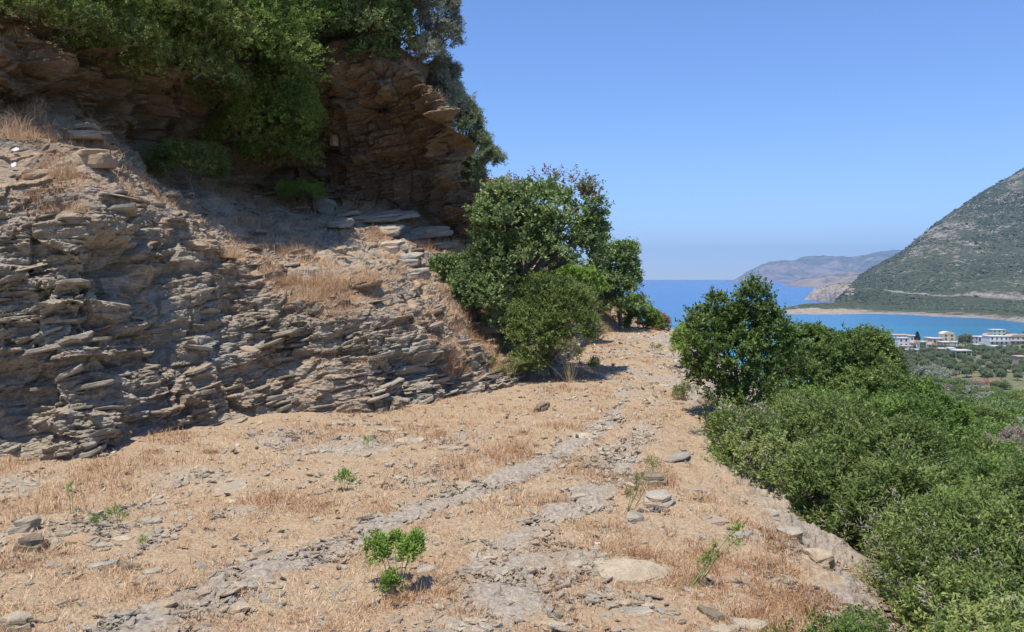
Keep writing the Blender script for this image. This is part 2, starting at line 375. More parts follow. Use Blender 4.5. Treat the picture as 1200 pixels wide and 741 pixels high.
    return Gq, sheet_normals(Gq), uu.reshape(G.shape[:2]), vv.reshape(G.shape[:2]), flat.reshape(G.shape[:2])
def plates(cen, rx, ry, th, ang, rng, dip=(0, 0), jitter=0.1, n=9):
    """K irregular stone plates in one array: returns verts and [tris, quads]"""
    K = len(cen); a = np.linspace(0, 2 * np.pi, n, endpoint=False)[None] + rng.uniform(-0.22, 0.22, (K, n))
    rad = 0.68 + 0.42 * rng.random((K, n))
    ux, uy = np.cos(a) * rad, np.sin(a) * rad
    rings = []
    for sc, zz in ((0.93, 0.0), (1.0, 0.3), (0.99, 0.86), (0.90, 1.0)):
        rs = sc + rng.uniform(-0.05, 0.05, (K, n))
        rings.append(np.stack([ux * rs * rx[:, None], uy * rs * ry[:, None], zz * th[:, None] * np.ones((1, n)) * (1 + rng.uniform(-.18, .18, (K, n)))], -1))
    top = np.stack([np.zeros(K), np.zeros(K), th * (1.0 + 0.1 * rng.random(K))], -1)[:, None]; bot = np.zeros((K, 1, 3))
    L = np.concatenate(rings + [top, bot], 1)
    ca, sa = np.cos(ang)[:, None], np.sin(ang)[:, None]
    X = L[..., 0] * ca - L[..., 1] * sa; Yv = L[..., 0] * sa + L[..., 1] * ca; Z = L[..., 2]
    dx = (dip[0] if dip else 0.20) + rng.normal(0, jitter, K)[:, None]; dy = (dip[1] if dip else -0.05) + rng.normal(0, jitter, K)[:, None]
    Z = Z + X * dx + Yv * dy
    V = (np.stack([X, Yv, Z], -1) + cen[:, None]).reshape(-1, 3)
    m = 4 * n + 2; base = (np.arange(K) * m)[:, None]
    j = np.arange(n); k = (j + 1) % n
    quads = [np.stack([base + r * n + j, base + r * n + k, base + (r + 1) * n + k, base + (r + 1) * n + j], -1).reshape(-1, 4) for r in range(3)]
    tt = np.stack([base + 3 * n + j, base + 3 * n + k, np.broadcast_to(base + 4 * n, (K, n))], -1).reshape(-1, 3)
    tb = np.stack([base + k, base + j, np.broadcast_to(base + 4 * n + 1, (K, n))], -1).reshape(-1, 3)
    return V, [np.concatenate(quads), np.concatenate([tt, tb])]
CG, CN, CU, CV, CF = build_cliff()
def cliff_at(px, py, flat_first=True):
    """the point of the built cliff that shows at a photo position, nearest first"""
    sx = CX + CG[..., 0] / CG[..., 1] * FPX; sy = EY - (CG[..., 2] - CAMZ) / CG[..., 1] * FPX
    d = (sx - px) ** 2 + (sy - py) ** 2
    ok = d < max(9, d.min() * 1.5); Yc = np.where(ok, CG[..., 1], 1e9); i = np.unravel_index(np.argmin(Yc), Yc.shape)
    return CG[i]

# ------------------------------------------------------------------ the sea
def build_sea():
    m = M("sea_water"); Pp = m.pos(); y = m.n("ShaderNodeSeparateXYZ", {0: Pp}).outputs[1]
    c = m.ramp(m.math('DIVIDE', y, 6000.0), [(0.10, (0.012, 0.20, 0.27)), (0.15, (0.008, 0.15, 0.27)), (0.24, (0.010, 0.12, 0.30)), (0.6, (0.020, 0.115, 0.33))])
    n = m.noise(0.004, 6, 0.6, m.pos((1, 3, 1))); c = m.mix(m.ramp(n, [(0.4, 0.0), (0.6, 0.35)]), c, (0.012, 0.09, 0.24))
    m.bump(m.math('ADD', m.noise(0.35, 5, 0.6, m.pos((1, 1.6, 1))), m.math('MULTIPLY', m.noise(0.03, 3, 0.5, Pp), 2.0)), 0.5, 0.7)
    m.base(c, 0.22, 0.35)
    a = np.linspace(0, 2 * np.pi, 97)[:-1]; r = np.array([0, 300, 1000, 3000, 8000, 18000.])
    A, R = np.meshgrid(a, r, indexing='ij'); V = V3(R * np.sin(A), R * np.cos(A), SEA)
    i = np.arange(96)[:, None] * 6 + np.arange(5)[None]; j = ((np.arange(96) + 1) % 96)[:, None] * 6 + np.arange(5)[None]
    tag(mesh_np("sea", V, np.stack([i, i + 1, j + 1, j], -1).reshape(-1, 4), m.m), kind='structure')
build_sea()

# ------------------------------------------------------------------ land across the bay
def far_rock(name, green, rock, bare_lo, bare_hi, gs, shore=None):
    m = M(name); Pp = m.pos()
    n1 = m.noise(gs, 6, 0.7, Pp); n2 = m.noise(gs * 6, 5, 0.75, Pp)
    gcol = m.ramp(n2, [(0.35, tuple(x * 0.7 for x in green)), (0.65, tuple(x * 1.4 for x in green))])
    rcol = m.ramp(n2, [(0.35, tuple(x * 0.7 for x in rock)), (0.65, tuple(min(1, x * 1.25) for x in rock))])
    f = m.math('ADD', m.math('MULTIPLY', n1, 0.6), m.math('MULTIPLY', n2, 0.4))
    f = m.math('ADD', f, m.math('SUBTRACT', m.math('MULTIPLY', m.attr("bare"), 0.5), 0.0))
    c = m.mix(m.ramp(f, [(bare_lo, 0.0), (bare_hi, 1.0)]), gcol, rcol)
    m.bump(n2, 5.0, 1.0)
    return m.base(c, 0.95, 0.1)
def coast(name, rows, nu, nv, mat, amp, freq, bare_rows, seed, ridge=1.0):
    ctrl = [[P(px, py, 50.2 * FPX / (py - EY) if Y is None else Y) for (px, py, Y) in st] for st in rows]
    for st in ctrl: st.insert(0, (st[0][0], st[0][1] - 12, SEA - 6))
    br = [1.0] + ([] if isinstance(bare_rows[0], tuple) else list(bare_rows))
    G, U, Vp = sheet_points(ctrl, nu, nv)
    p = G.reshape(-1, 3); v = np.broadcast_to(Vp[None], G.shape[:2]).ravel()
    k = np.clip((p[:, 2] - SEA) / (8 * amp / 6.0), 0.12, 1) ** 0.7
    n = fbm(p * freq, 6, seed, 0.55); rid = 1 - 2 * np.abs(fbm(p * freq * 0.6, 4, seed + 7))
    q = p.copy(); N = sheet_normals(G).reshape(-1, 3)
    if N[:, 2].mean() < 0: N = -N
    q += N * ((n + 0.5 * ridge * rid) * amp * k)[:, None]
    bare = np.interp(v, *bare_rows) if isinstance(bare_rows[0], tuple) else np.interp(v, np.arange(len(br)), br)
    o = mesh_np(name, q, grid_faces(*G.shape[:2]), mat, attrs={'bare': bare}, smooth=True)
    tag(o, kind='structure')
    return q.reshape(G.shape), N.reshape(G.shape), v.reshape(G.shape[:2])
MAT['mtn'] = far_rock("mountain_slope", (0.072, 0.082, 0.042), (0.31, 0.265, 0.215), 0.50, 0.60, 0.02)
MAT['head'] = far_rock("headland_rock", (0.075, 0.085, 0.04), (0.38, 0.315, 0.25), 0.53, 0.66, 0.02)
MAT['faro'] = far_rock("distant_hill", (0.10, 0.105, 0.06), (0.25, 0.205, 0.165), 0.50, 0.62, 0.0015)
MT = [
 [(975,368,None),(978,366,1290),(980,353,1480),(990,342,1500),(992,339,1560),(1000,334,1700),(1012,324,1850),(1010,329,2300)],
 [(1020,367.5,None),(1020,364,1225),(1020,350,1400),(1020,340,1480),(1020,336,1520),(1022,328,1650),(1028,314,1850),(1030,320,2400)],
 [(1050,368,None),(1050,364,1200),(1050,355,1350),(1050,345,1440),(1050,341,1460),(1050,322,1640),(1052,302,1850),(1056,309,2500)],
 [(1100,371,None),(1100,366,1110),(1100,358,1250),(1100,349,1380),(1100,344,1400),(1100,306,1650),(1101,263,2000),(1105,275,2700)],
 [(1150,373,None),(1150,366,1070),(1150,360,1200),(1150,353,1320),(1150,347,1340),(1150,300,1650),(1151,229,2100),(1155,240,2800)],
 [(1200,378,None),(1200,368,960),(1200,361,1120),(1200,356,1270),(1200,350,1290),(1200,292,1650),(1201,199,2150),(1205,210,2900)],
 [(1300,386,None),(1300,374,840),(1300,366,1040),(1300,359,1200),(1300,352,1220),(1300,272,1600),(1301,125,2200),(1305,140,3000)],
 [(1500,396,None),(1500,380,740),(1500,370,900),(1500,362,1100),(1500,354,1120),(1500,260,1500),(1500,80,2100),(1505,100,3000)],
]
MG, MN, MV = coast("mountain", MT, 620, 420, MAT['mtn'], 9.0, 0.012, ((0, 1, 1.3, 1.8, 3, 4.35, 4.5, 4.65, 5.0, 6, 7, 8), (1, .45, .2, -.1, -.3, -.25, .32, .32, -.06, -.04, .06, .14)), 101)
HL = [
 [(916,366.5,None),(916,366.0,1200),(916,365.6,1230),(917,364,1260)],
 [(925,368,None),(925,363.5,1205),(925,360.5,1250),(925,364,1330)],
 [(950,368.5,None),(950,362.5,1200),(950,358.5,1260),(950,361,1360)],
 [(980,368.5,None),(980,362.5,1200),(980,357,1280),(980,359,1400)],
 [(1010,368,None),(1010,364,1210),(1010,358,1300),(1010,354,1450)],
 [(1060,368.5,None),(1060,366,1200),(1060,362,1300),(1060,360,1400)],
]
coast("low_peninsula", HL, 300, 120, MAT['head'], 4.5, 0.07, (0.9, 0.25, -0.3, -0.2), 121)
H2 = [
 [(942,351.5,None),(943,350.5,1810),(944,349.5,1830),(946,350,1900)],
 [(952,352.0,None),(953,347.0,1790),(956,344,1830),(960,346,1950)],
 [(972,354.5,None),(972,346,1650),(973,340,1720),(976,338,1850)],
 [(992,358,None),(992,348,1500),(992,338,1600),(995,334,1750)],
 [(1016,366,None),(1014,362,1350),(1014,350,1550),(1018,346,1800)],
]
coast("rocky_headland", H2, 260, 160, MAT['head'], 13.0, 0.035, (0.7, 0.5, 0.3, 0.1), 131)
H3 = [
 [(916,334.9,None),(918,334.2,5300),(920,333.2,5500),(922,333.5,5900)],
 [(935,336,None),(935,332.5,4800),(938,329.5,5000),(940,331,5500)],
 [(960,337,None),(960,333,4500),(962,326.5,4700),(965,328,5200)],
 [(990,338,None),(990,331,4300),(990,326,4500),(995,325,5200)],
 [(1040,340,None),(1040,331,4200),(1040,322,4500),(1045,322,5200)],
]
coast("further_headland", H3, 200, 100, MAT['faro'], 40, 0.006, (0.5, 0.3, 0.1, 0.1), 141)
H4 = [
 [(852,330.3,None),(856,329.6,9900),(860,328.4,10000),(862,329,11000)],
 [(875,330.6,None),(876,327,9600),(880,320.5,10000),(885,322,11500)],
 [(905,330.8,None),(906,324,9500),(910,311.5,10300),(915,314,12000)],
 [(935,330.9,None),(936,322,9400),(940,306.5,10500),(945,309,12500)],
 [(965,331,None),(966,320,9300),(968,302.5,10600),(970,306,12500)],
 [(1000,331,None),(1000,320,9300),(1000,303.5,10500),(1000,306,12500)],
 [(1045,331,None),(1045,318,9300),(1046,298.5,10500),(1050,300,12500)],
 [(1120,331,None),(1120,316,9300),(1120,300,10500),(1120,302,12500)],
]
coast("distant_hills", H4, 320, 140, MAT['faro'], 95, 0.0018, (0.3, 0.1, 0.0, 0.0), 151)

# haze: one closed box of even air
def build_haze():
    x0, x1, y0, y1, z0, z1 = -18500, 18500, -18500, 18500, SEA - 61, 700
    V = np.array([(x, y, z) for x in (x0, x1) for y in (y0, y1) for z in (z0, z1)], float)
    F = np.array([(0, 1, 3, 2), (4, 6, 7, 5), (0, 4, 5, 1), (2, 3, 7, 6), (0, 2, 6, 4), (1, 5, 7, 3)])
    m = M("haze_air"); m.t.nodes.remove(m.p)
    v = m.n("ShaderNodeVolumePrincipled"); v.inputs['Color'].default_value = (0.38, 0.62, 1.0, 1); v.inputs['Density'].default_value = HAZE
    v.inputs['Anisotropy'].default_value = 0.0
    m.t.links.new(v.outputs[0], m.out.inputs[1])
    tag(mesh_np("haze", V, F, m.m), kind='stuff')
HAZE = 8e-5
# ------------------------------------------------------------------ foliage
LM = {
 'bright': leaf_mat("fresh_green_leaf", [(0.0, (0.085, 0.140, 0.032)), (0.45, (0.177, 0.268, 0.055)), (0.85, (0.275, 0.390, 0.085)), (1.0, (0.403, 0.488, 0.146))], trans=0.38),
 'carob': leaf_mat("carob_leaf", [(0.0, (0.085, 0.130, 0.046)), (0.45, (0.163, 0.240, 0.072)), (0.85, (0.260, 0.351, 0.111)), (1.0, (0.429, 0.468, 0.195))], trans=0.3, spec=0.4, rough=0.42),
 'leafy': leaf_mat("green_tree_leaf", [(0.0, (0.061, 0.099, 0.022)), (0.45, (0.127, 0.193, 0.042)), (0.85, (0.204, 0.286, 0.066)), (1.0, (0.319, 0.374, 0.121))], trans=0.35),
 'reddish': leaf_mat("dry_red_leaf", [(0.0, (0.140, 0.063, 0.035)), (0.5, (0.238, 0.105, 0.063)), (1.0, (0.336, 0.182, 0.098))]),
 'mastic': leaf_mat("mastic_leaf", [(0.0, (0.091, 0.122, 0.034)), (0.45, (0.183, 0.244, 0.061)), (0.85, (0.287, 0.366, 0.098)), (1.0, (0.415, 0.439, 0.159))], trans=0.38),
 'olive': leaf_mat("olive_leaf", [(0.0, (0.12, 0.16, 0.07)), (0.5, (0.21, 0.26, 0.125)), (1.0, (0.33, 0.36, 0.20))], trans=0.3),
 'greyg': leaf_mat("grey_green_leaf", [(0.0, (0.201, 0.223, 0.159)), (0.45, (0.331, 0.352, 0.245)), (0.85, (0.460, 0.475, 0.345)), (1.0, (0.600, 0.600, 0.460))], trans=0.35),
 'thorn': leaf_mat("thorny_grey_twig", [(0.0, (0.20, 0.165, 0.12)), (0.5, (0.33, 0.28, 0.21)), (1.0, (0.46, 0.40, 0.31))], trans=0.15),
 'lime': leaf_mat("lime_leaf", [(0.0, (0.15, 0.24, 0.04)), (0.5, (0.27, 0.40, 0.07)), (1.0, (0.42, 0.54, 0.13))], trans=0.4),
 'spurge': leaf_mat("pale_spurge_leaf", [(0.0, (0.170, 0.180, 0.060)), (0.5, (0.330, 0.330, 0.130)), (1.0, (0.480, 0.430, 0.200))]),
 'orange': leaf_mat("orange_spurge_leaf", [(0.0, (0.192, 0.096, 0.042)), (0.5, (0.312, 0.156, 0.060)), (1.0, (0.408, 0.264, 0.096))]),
 'straw': leaf_mat("straw_blade", [(0.0, (0.360, 0.190, 0.100)), (0.35, (0.520, 0.310, 0.165)), (0.7, (0.660, 0.460, 0.270)), (1.0, (0.780, 0.620, 0.410))], trans=0.15, rough=0.7, spec=0.1),
 'conifer': leaf_mat("dark_conifer_leaf", [(0.0, (0.024, 0.042, 0.024)), (1.0, (0.060, 0.090, 0.042))]),
}
def foliage_arrays(lobes, n, per, ll, lw, seed, gap=0.12, gfreq=2.2, tl=0.18, spread=0.15, up=0.5, lump=0.16, keep=None):
    """sprigs of rhombic leaves through the shell of a union of ellipsoids; local coordinates"""
    rng = np.random.default_rng(seed); L = np.asarray(lobes, float)
    a = (L[:, 3] * L[:, 4] + L[:, 4] * L[:, 5] + L[:, 3] * L[:, 5]); pick = rng.choice(len(L), n, p=a / a.sum())
    d = nrm(rng.normal(size=(n, 3))); d[:, 2] = np.where(d[:, 2] < -0.35, -d[:, 2], d[:, 2])
    u = 1 - np.abs(rng.normal(0, spread, n)); c = L[pick, :3]; r = L[pick, 3:6]
    p = c + d * r * u[:, None]
    s = seed % 97
    lumpn = fbm(p * (1.1 / max(0.25, np.median(L[:, 3]))) * 1.6 + s, 3, 71)
    p = p + d * r * (lump * 1.6 * lumpn + lump * 0.9 * (fbm(p * 2.8 + s, 2, 75)) - 0.07)[:, None]
    st = rng.random(n) < 0.07; p = p + d * r * (st * rng.uniform(0.04, 0.22, n))[:, None] + np.array([0, 0, 1.0]) * (st * r[:, 2] * rng.uniform(0, .15, n))[:, None]
    g = fbm(p * gfreq + s * 3.1, 3, 73)
    ok = g > -0.5 + gap * 2
    for q in L:  # drop what lies deep inside another lobe
        e = np.linalg.norm((p - q[:3]) / q[3:6], axis=1); ok &= e > 0.62
    if keep is not None: ok &= keep(p)
    p, d = p[ok], d[ok]; n = len(p); tone = np.clip(0.5 + 0.55 * fbm(p * 1.7 + 5, 2, 77) + rng.normal(0, .13, n), 0, 1)
    t = nrm(d * 0.8 + np.array([0, 0, up]) + rng.normal(0, 0.45, (n, 3)))
    f = np.linspace(0.1, 1, per)[None, :, None] + rng.uniform(-0.05, 0.05, (n, per, 1))
    base = p[:, None] + t[:, None] * tl * f * rng.uniform(0.6, 1.3, (n, 1, 1))
    side = nrm(np.cross(t[:, None] + 0 * base, rng.normal(size=(n, per, 3))))
    ax = nrm(side * 0.85 + t[:, None] * 0.55 + rng.normal(0, .15, (n, per, 3)))
    nn = nrm(np.cross(ax, rng.normal(size=(n, per, 3)) * 0.75 + np.cross(ax, d[:, None] * 0.7 + np.array([0, 0, 0.8]))))
    wv = nrm(np.cross(ax, nn))
    base = base.reshape(-1, 3); ax = ax.reshape(-1, 3); wv = wv.reshape(-1, 3); nn = nn.reshape(-1, 3)
    sz = rng.uniform(0.65, 1.25, (len(base), 1)); l = ll * sz; w = lw * sz
    V = np.stack([base, base + ax * l * 0.5 + wv * w * 0.5 + nn * l * 0.08, base + ax * l, base + ax * l * 0.5 - wv * w * 0.5 + nn * l * 0.08], 1).reshape(-1, 3)
    m = len(base); F = np.arange(m * 4).reshape(m, 4)
    rn = np.clip(np.repeat(tone, per) + rng.normal(0, 0.2, m), 0, 1)
    return V, F, np.repeat(rn, 4), p
def tube_arrays(paths, sides=6):
    """paths: list of (points (k,3), radii (k,))"""
    V, F, off = [], [], 0
    for pts, rad in paths:
        pts = np.asarray(pts, float); k = len(pts); tan = nrm(np.gradient(pts, axis=0))
        ref = np.array([0.3, 0.9, 0.2]); a = nrm(np.cross(tan, ref)); b = np.cross(tan, a)
        th = np.linspace(0, 2 * np.pi, sides, endpoint=False)
        ring = pts[:, None] + (a[:, None] * np.cos(th)[None, :, None] + b[:, None] * np.sin(th)[None, :, None]) * np.asarray(rad)[:, None, None]
        V.append(ring.reshape(-1, 3))
        i = np.arange(k - 1)[:, None] * sides + np.arange(sides)[None]; j = np.arange(k - 1)[:, None] * sides + (np.arange(sides)[None] + 1) % sides
        F.append(np.stack([i, j, j + sides, i + sides], -1).reshape(-1, 4) + off); off += k * sides
    return np.concatenate(V), np.concatenate(F)
def bent(a, b, k, rng, wob, sag=0.0):
    a = np.asarray(a, float); b = np.asarray(b, float); t = np.linspace(0, 1, k)[:, None]
    L = np.linalg.norm(b - a); w = np.cumsum(rng.normal(0, 1, (k, 3)), 0); w -= w[0]; w -= t * w[-1]
    return a + (b - a) * t + w * wob * L / k ** 0.5 + np.array([0, 0, 1.0]) * (np.sin(t * np.pi) * sag * L)
def limbs(root, lobes, tips, rng, r0, nsub=40, fork=0.35, sides=6):
    root = np.asarray(root, float); L = np.asarray(lobes, float); c = L[:, :3].mean(0)
    fk = root + (c - root) * fork + rng.normal(0, 0.03, 3); paths = [(bent(root - np.array([0, 0, .15]), fk, 6, rng, 0.05), np.linspace(r0, r0 * 0.72, 6))]
    ends = []
    for q in L:
        e = q[:3] + rng.normal(0, 0.12, 3) * q[3:6]; pp = bent(fk, e, 7, rng, 0.08, 0.04); paths.append((pp, np.linspace(r0 * 0.6, r0 * 0.2, 7))); ends.append(pp)
    for t in tips[rng.choice(len(tips), min(nsub, len(tips)), replace=False)]:
        k = np.argmin([np.linalg.norm(pp[-1] - t) for pp in ends]); pp = ends[k]; s = pp[rng.integers(3, 7)]
        paths.append((bent(s, t, 5, rng, 0.10), np.linspace(r0 * 0.2, r0 * 0.035, 5)))
    return tube_arrays(paths, sides)
def plant(name, label, cat, root, lobes, n, leaf, mat, seed, bark='bark', r0=0.05, nsub=40, group=None, extra=None, parts=('crown', 'trunk'), per=14, fork=0.35, **kw):
    """a tree or shrub; root and lobes in world coordinates"""
    root = np.asarray(root, float); L = [(q[0] - root[0], q[1] - root[1], q[2] - root[2]) + tuple(q[3:6]) for q in lobes]
    t = thing(name, tuple(root), label, cat, group); rng = np.random.default_rng(seed + 1)
    V, F, rn, tips = foliage_arrays(L, n, per, leaf[0], leaf[1], seed, **kw)
    mesh_np(parts[0], V, F, LM[mat], t, {'rnd': rn})
    if extra:  # (part name, lobes, n, leaf, material)
        for k, (pn, lb, nn, lf, mt) in enumerate(extra):
            lb = [(q[0] - root[0], q[1] - root[1], q[2] - root[2]) + tuple(q[3:6]) for q in lb]
            V, F, rn, _ = foliage_arrays(lb, nn, per, lf[0], lf[1], seed + 50 + k, **kw); mesh_np(pn, V, F, LM[mt], t, {'rnd': rn})
    V, F = limbs((0, 0, 0), L, tips, rng, r0, nsub, fork); mesh_np(parts[1], V, F, MAT[bark], t, smooth=True)
    return t
def lobe(px, py, Y, w, h, d=None):
    """an ellipsoid whose outline is about w x h photo pixels, d metres deep"""
    x, y, z = P(px, py, Y); rx = w / 2 * Y / FPX; rz = h / 2 * Y / FPX
    return (x, y, z, rx, (d / 2 if d else rx), rz)
def root_at(px, Y, dz=0.0):
    x = (px - CX) / FPX * Y; return (x, Y, float(ground(np.array([x]), np.array([Y]))[0]) + dz)
B = ('foliage', 'stems')

# --- the small trees on the outer edge of the track
plant("tree", "small leafy green tree at the outer edge of the track with the sea behind it", "tree", root_at(868, 13.4), [
    lobe(862, 425, 13.4, 100, 90), lobe(835, 395, 13.5, 60, 60), lobe(882, 358, 13.3, 34, 50), lobe(905, 405, 13.4, 50, 70), lobe(818, 425, 13.2, 34, 44), lobe(866, 388, 13.6, 56, 54), lobe(880, 452, 13.3, 76, 50), lobe(845, 445, 13.6, 56, 46), lobe(842, 362, 13.5, 22, 30), lobe(803, 408, 13.4, 16, 40), lobe(900, 375, 13.4, 22, 24), lobe(862, 470, 13.2, 70, 36), lobe(895, 470, 13.4, 60, 40), lobe(925, 430, 13.8, 40, 60)],
    5400, (0.062, 0.034), 'leafy', 201, r0=0.05, nsub=70, gap=0.15, tl=0.17, lump=0.28, gfreq=3.0, spread=0.30)
plant("tree", "broad dark green tree spreading beside the small leafy tree, higher than the scrub below it", "tree", root_at(985, 17.5), [
    lobe(950, 432, 17.0, 80, 74), lobe(995, 432, 17.5, 100, 66), lobe(1030, 432, 17.5, 46, 54), lobe(945, 402, 17.5, 50, 26), lobe(1012, 406, 17.5, 50, 28), lobe(935, 455, 16.5, 80, 70), lobe(1000, 465, 16.5, 120, 60), lobe(1040, 450, 17.3, 34, 40)],
    9000, (0.065, 0.034), 'leafy', 202, r0=0.09, nsub=60, gap=0.08, tl=0.2, lump=0.2, gfreq=2.2)
# --- the scrub that covers the slope below the edge
SH = [
 ("low bright green shrub against the track edge under the small leafy tree", 'mastic', (905, 10.6), [lobe(905, 540, 10.2, 120, 90), lobe(880, 515, 10.4, 70, 60), lobe(950, 520, 10.8, 120, 80), lobe(925, 575, 9.9, 100, 60)], 5200, 0.055, 0.023),
 ("dense green shrub filling the middle of the slope below the broad tree", 'bright', (1010, 12.2), [lobe(1000, 515, 12, 160, 76), lobe(1055, 512, 12.5, 100, 76), lobe(960, 492, 12.5, 90, 46), lobe(1090, 540, 12.0, 90, 70)], 8200, 0.055, 0.026),
 ("large yellow green shrub just below the widest bend of the track edge", 'mastic', (1000, 8.6), [lobe(985, 590, 9.0, 130, 100), lobe(1030, 560, 9.4, 140, 100), lobe(1055, 620, 8.4, 140, 100), lobe(1000, 640, 8.4, 80, 80)], 8600, 0.051, 0.022),
 ("wide shrub with many small shoots at the right side of the slope", 'bright', (1150, 9.6), [lobe(1130, 600, 9.4, 140, 90), lobe(1190, 620, 9.4, 120, 90), lobe(1110, 572, 10, 100, 60), lobe(1170, 590, 10.4, 110, 50)], 7800, 0.051, 0.023),
 ("nearest dark green shrub spilling over the bottom right of the slope", 'mastic', (1150, 6.3), [lobe(1110, 690, 6.4, 160, 120), lobe(1180, 680, 6.5, 150, 140), lobe(1240, 660, 6.8, 160, 170), lobe(1080, 650, 7.0, 110, 80), lobe(1160, 750, 5.7, 190, 110)], 9600, 0.044, 0.019),
 ("round shrub between the bottom right shrub and the wide shrub above it", 'bright', (1140, 7.8), [lobe(1120, 640, 7.7, 140, 90), lobe(1190, 640, 7.9, 140, 90), lobe(1075, 640, 7.8, 80, 60)], 6400, 0.049, 0.022),
 ("dark green shrub far out on the slope past the wide shrub", 'carob', (1290, 9.0), [lobe(1290, 660, 9, 140, 130), lobe(1370, 620, 10, 160, 160)], 3600, 0.061, 0.029),
 ("lime tinted shrub on the crest of the slope beyond the broad tree", 'bright', (1085, 17.5), [lobe(1070, 478, 17, 50, 44), lobe(1095, 505, 16, 70, 56), lobe(1050, 470, 17.5, 40, 36)], 5000, 0.067, 0.033),
 ("shrub half hidden behind the wide shrub with yellow green tips", 'mastic', (1150, 14), [lobe(1140, 560, 13, 90, 50), lobe(1185, 575, 12, 90, 50)], 4200, 0.061, 0.029),
]
for i, (lab, mt, (px, Y), lb, n, l, w) in enumerate(SH):
    dry = [("dry_twigs", lb, 420, (.05, .007), 'thorn')] if i in (0, 2, 3, 4, 5) else None   # dead grey shoots among the leaves
    plant("shrub", lab, "shrub", root_at(px, Y, -0.05), lb, n, (l * (0.85 + 0.12 * (i % 3)), w * .92), mt, 220 + i, extra=dry, bark='twig', r0=0.035, nsub=110, parts=B, gap=0.13, tl=0.19, lump=0.38, gfreq=2.8, up=0.9, spread=0.13)

# --- the carob tree against the rock, and what grows round it
plant("carob_tree", "carob tree with reddish dry tips at the end of the rock cutting", "tree", P(603, 398, 18.3), [
    lobe(598, 272, 18.2, 74, 60), lobe(640, 248, 18.5, 72, 56), lobe(682, 246, 18.3, 46, 54), lobe(590, 240, 18.6, 44, 40), lobe(622, 300, 17.8, 90, 44), lobe(672, 300, 18.0, 54, 54), lobe(650, 275, 18.5, 90, 60), lobe(573, 300, 18.0, 36, 50), lobe(690, 275, 18.3, 28, 40), lobe(578, 258, 18.2, 34, 50), lobe(585, 328, 17.9, 44, 34)],
    7400, (0.085, 0.048), 'carob', 240, r0=0.13, nsub=80, gap=0.19, tl=0.26, lump=0.40, gfreq=1.9, spread=0.28, fork=0.45,
    extra=[("dry_tips", [lobe(680, 218, 18.4, 36, 16), lobe(640, 212, 18.4, 50, 12), lobe(600, 220, 18.4, 30, 14), lobe(690, 232, 18.3, 24, 20)], 170, (0.06, 0.03), 'reddish')])
plant("carob_tree", "smaller round carob tree standing alone where the track meets the skyline", "tree", P(728, 378, 32.0), [
    lobe(720, 312, 32, 44, 36), lobe(703, 325, 32, 24, 32), lobe(738, 325, 32, 20, 36), lobe(722, 340, 31.5, 44, 30), lobe(728, 358, 31.8, 50, 26), lobe(730, 298, 32, 28, 18), lobe(705, 302, 32, 16, 16)],
    4200, (0.10, 0.06), 'carob', 241, r0=0.11, nsub=40, gap=0.14, tl=0.3, lump=0.34, gfreq=1.4, spread=0.28)
plant("shrub", "low dark shrub on the rock ledge left of the carob trunk", "shrub", P(552, 362, 18.0), [
    lobe(552, 338, 18, 60, 44), lobe(528, 320, 18.3, 44, 30), lobe(572, 352, 17.6, 56, 48), lobe(590, 375, 17.6, 40, 40)], 4200, (0.06, 0.035), 'carob', 242, r0=0.03, nsub=20, parts=B)
plant("shrub", "rounded olive green shrub at the foot of the carob tree beside the track", "shrub", P(648, 442, 17.2), [
    lobe(655, 362, 17.5, 86, 66), lobe(636, 348, 17.8, 64, 44), lobe(672, 388, 17.2, 60, 66), lobe(630, 395, 16.9, 66, 76), lobe(622, 428, 16.7, 42, 40), lobe(612, 385, 17.2, 36, 56)],
    7600, (0.05, 0.022), 'mastic', 243, r0=0.05, nsub=40, parts=B, gap=0.04, lump=0.12)
plant("shrub", "bright green shrub seen between the two carob trees", "shrub", P(690, 362, 26), [
    lobe(688, 335, 26, 40, 40), lobe(672, 330, 26, 40, 40)], 1800, (0.08, 0.04), 'lime', 244, nsub=12, parts=B, r0=0.03)
plant("shrub", "green shrub beside the far end of the track next to the sea", "shrub", P(757, 392, 33.5), [
    lobe(752, 376, 33.5, 36, 32), lobe(742, 362, 34, 30, 26), lobe(764, 380, 33.5, 22, 22)], 1800, (0.10, 0.045), 'bright', 245, nsub=12, parts=B, r0=0.03)
plant("shrub", "orange tinted shrub at the far end of the track against the blue sea", "shrub", P(776, 394, 34.5), [
    lobe(775, 383, 34.5, 18, 22), lobe(768, 376, 35, 16, 18)], 700, (0.08, 0.03), 'orange', 246, nsub=10, parts=B, r0=0.02)
plant("shrub", "small green shrub at the track edge left of the leafy tree", "shrub", root_at(806, 21), [
    lobe(806, 400, 21, 26, 36), lobe(800, 410, 20.5, 20, 20)], 900, (0.06, 0.03), 'lime', 247, nsub=10, parts=B, r0=0.02)

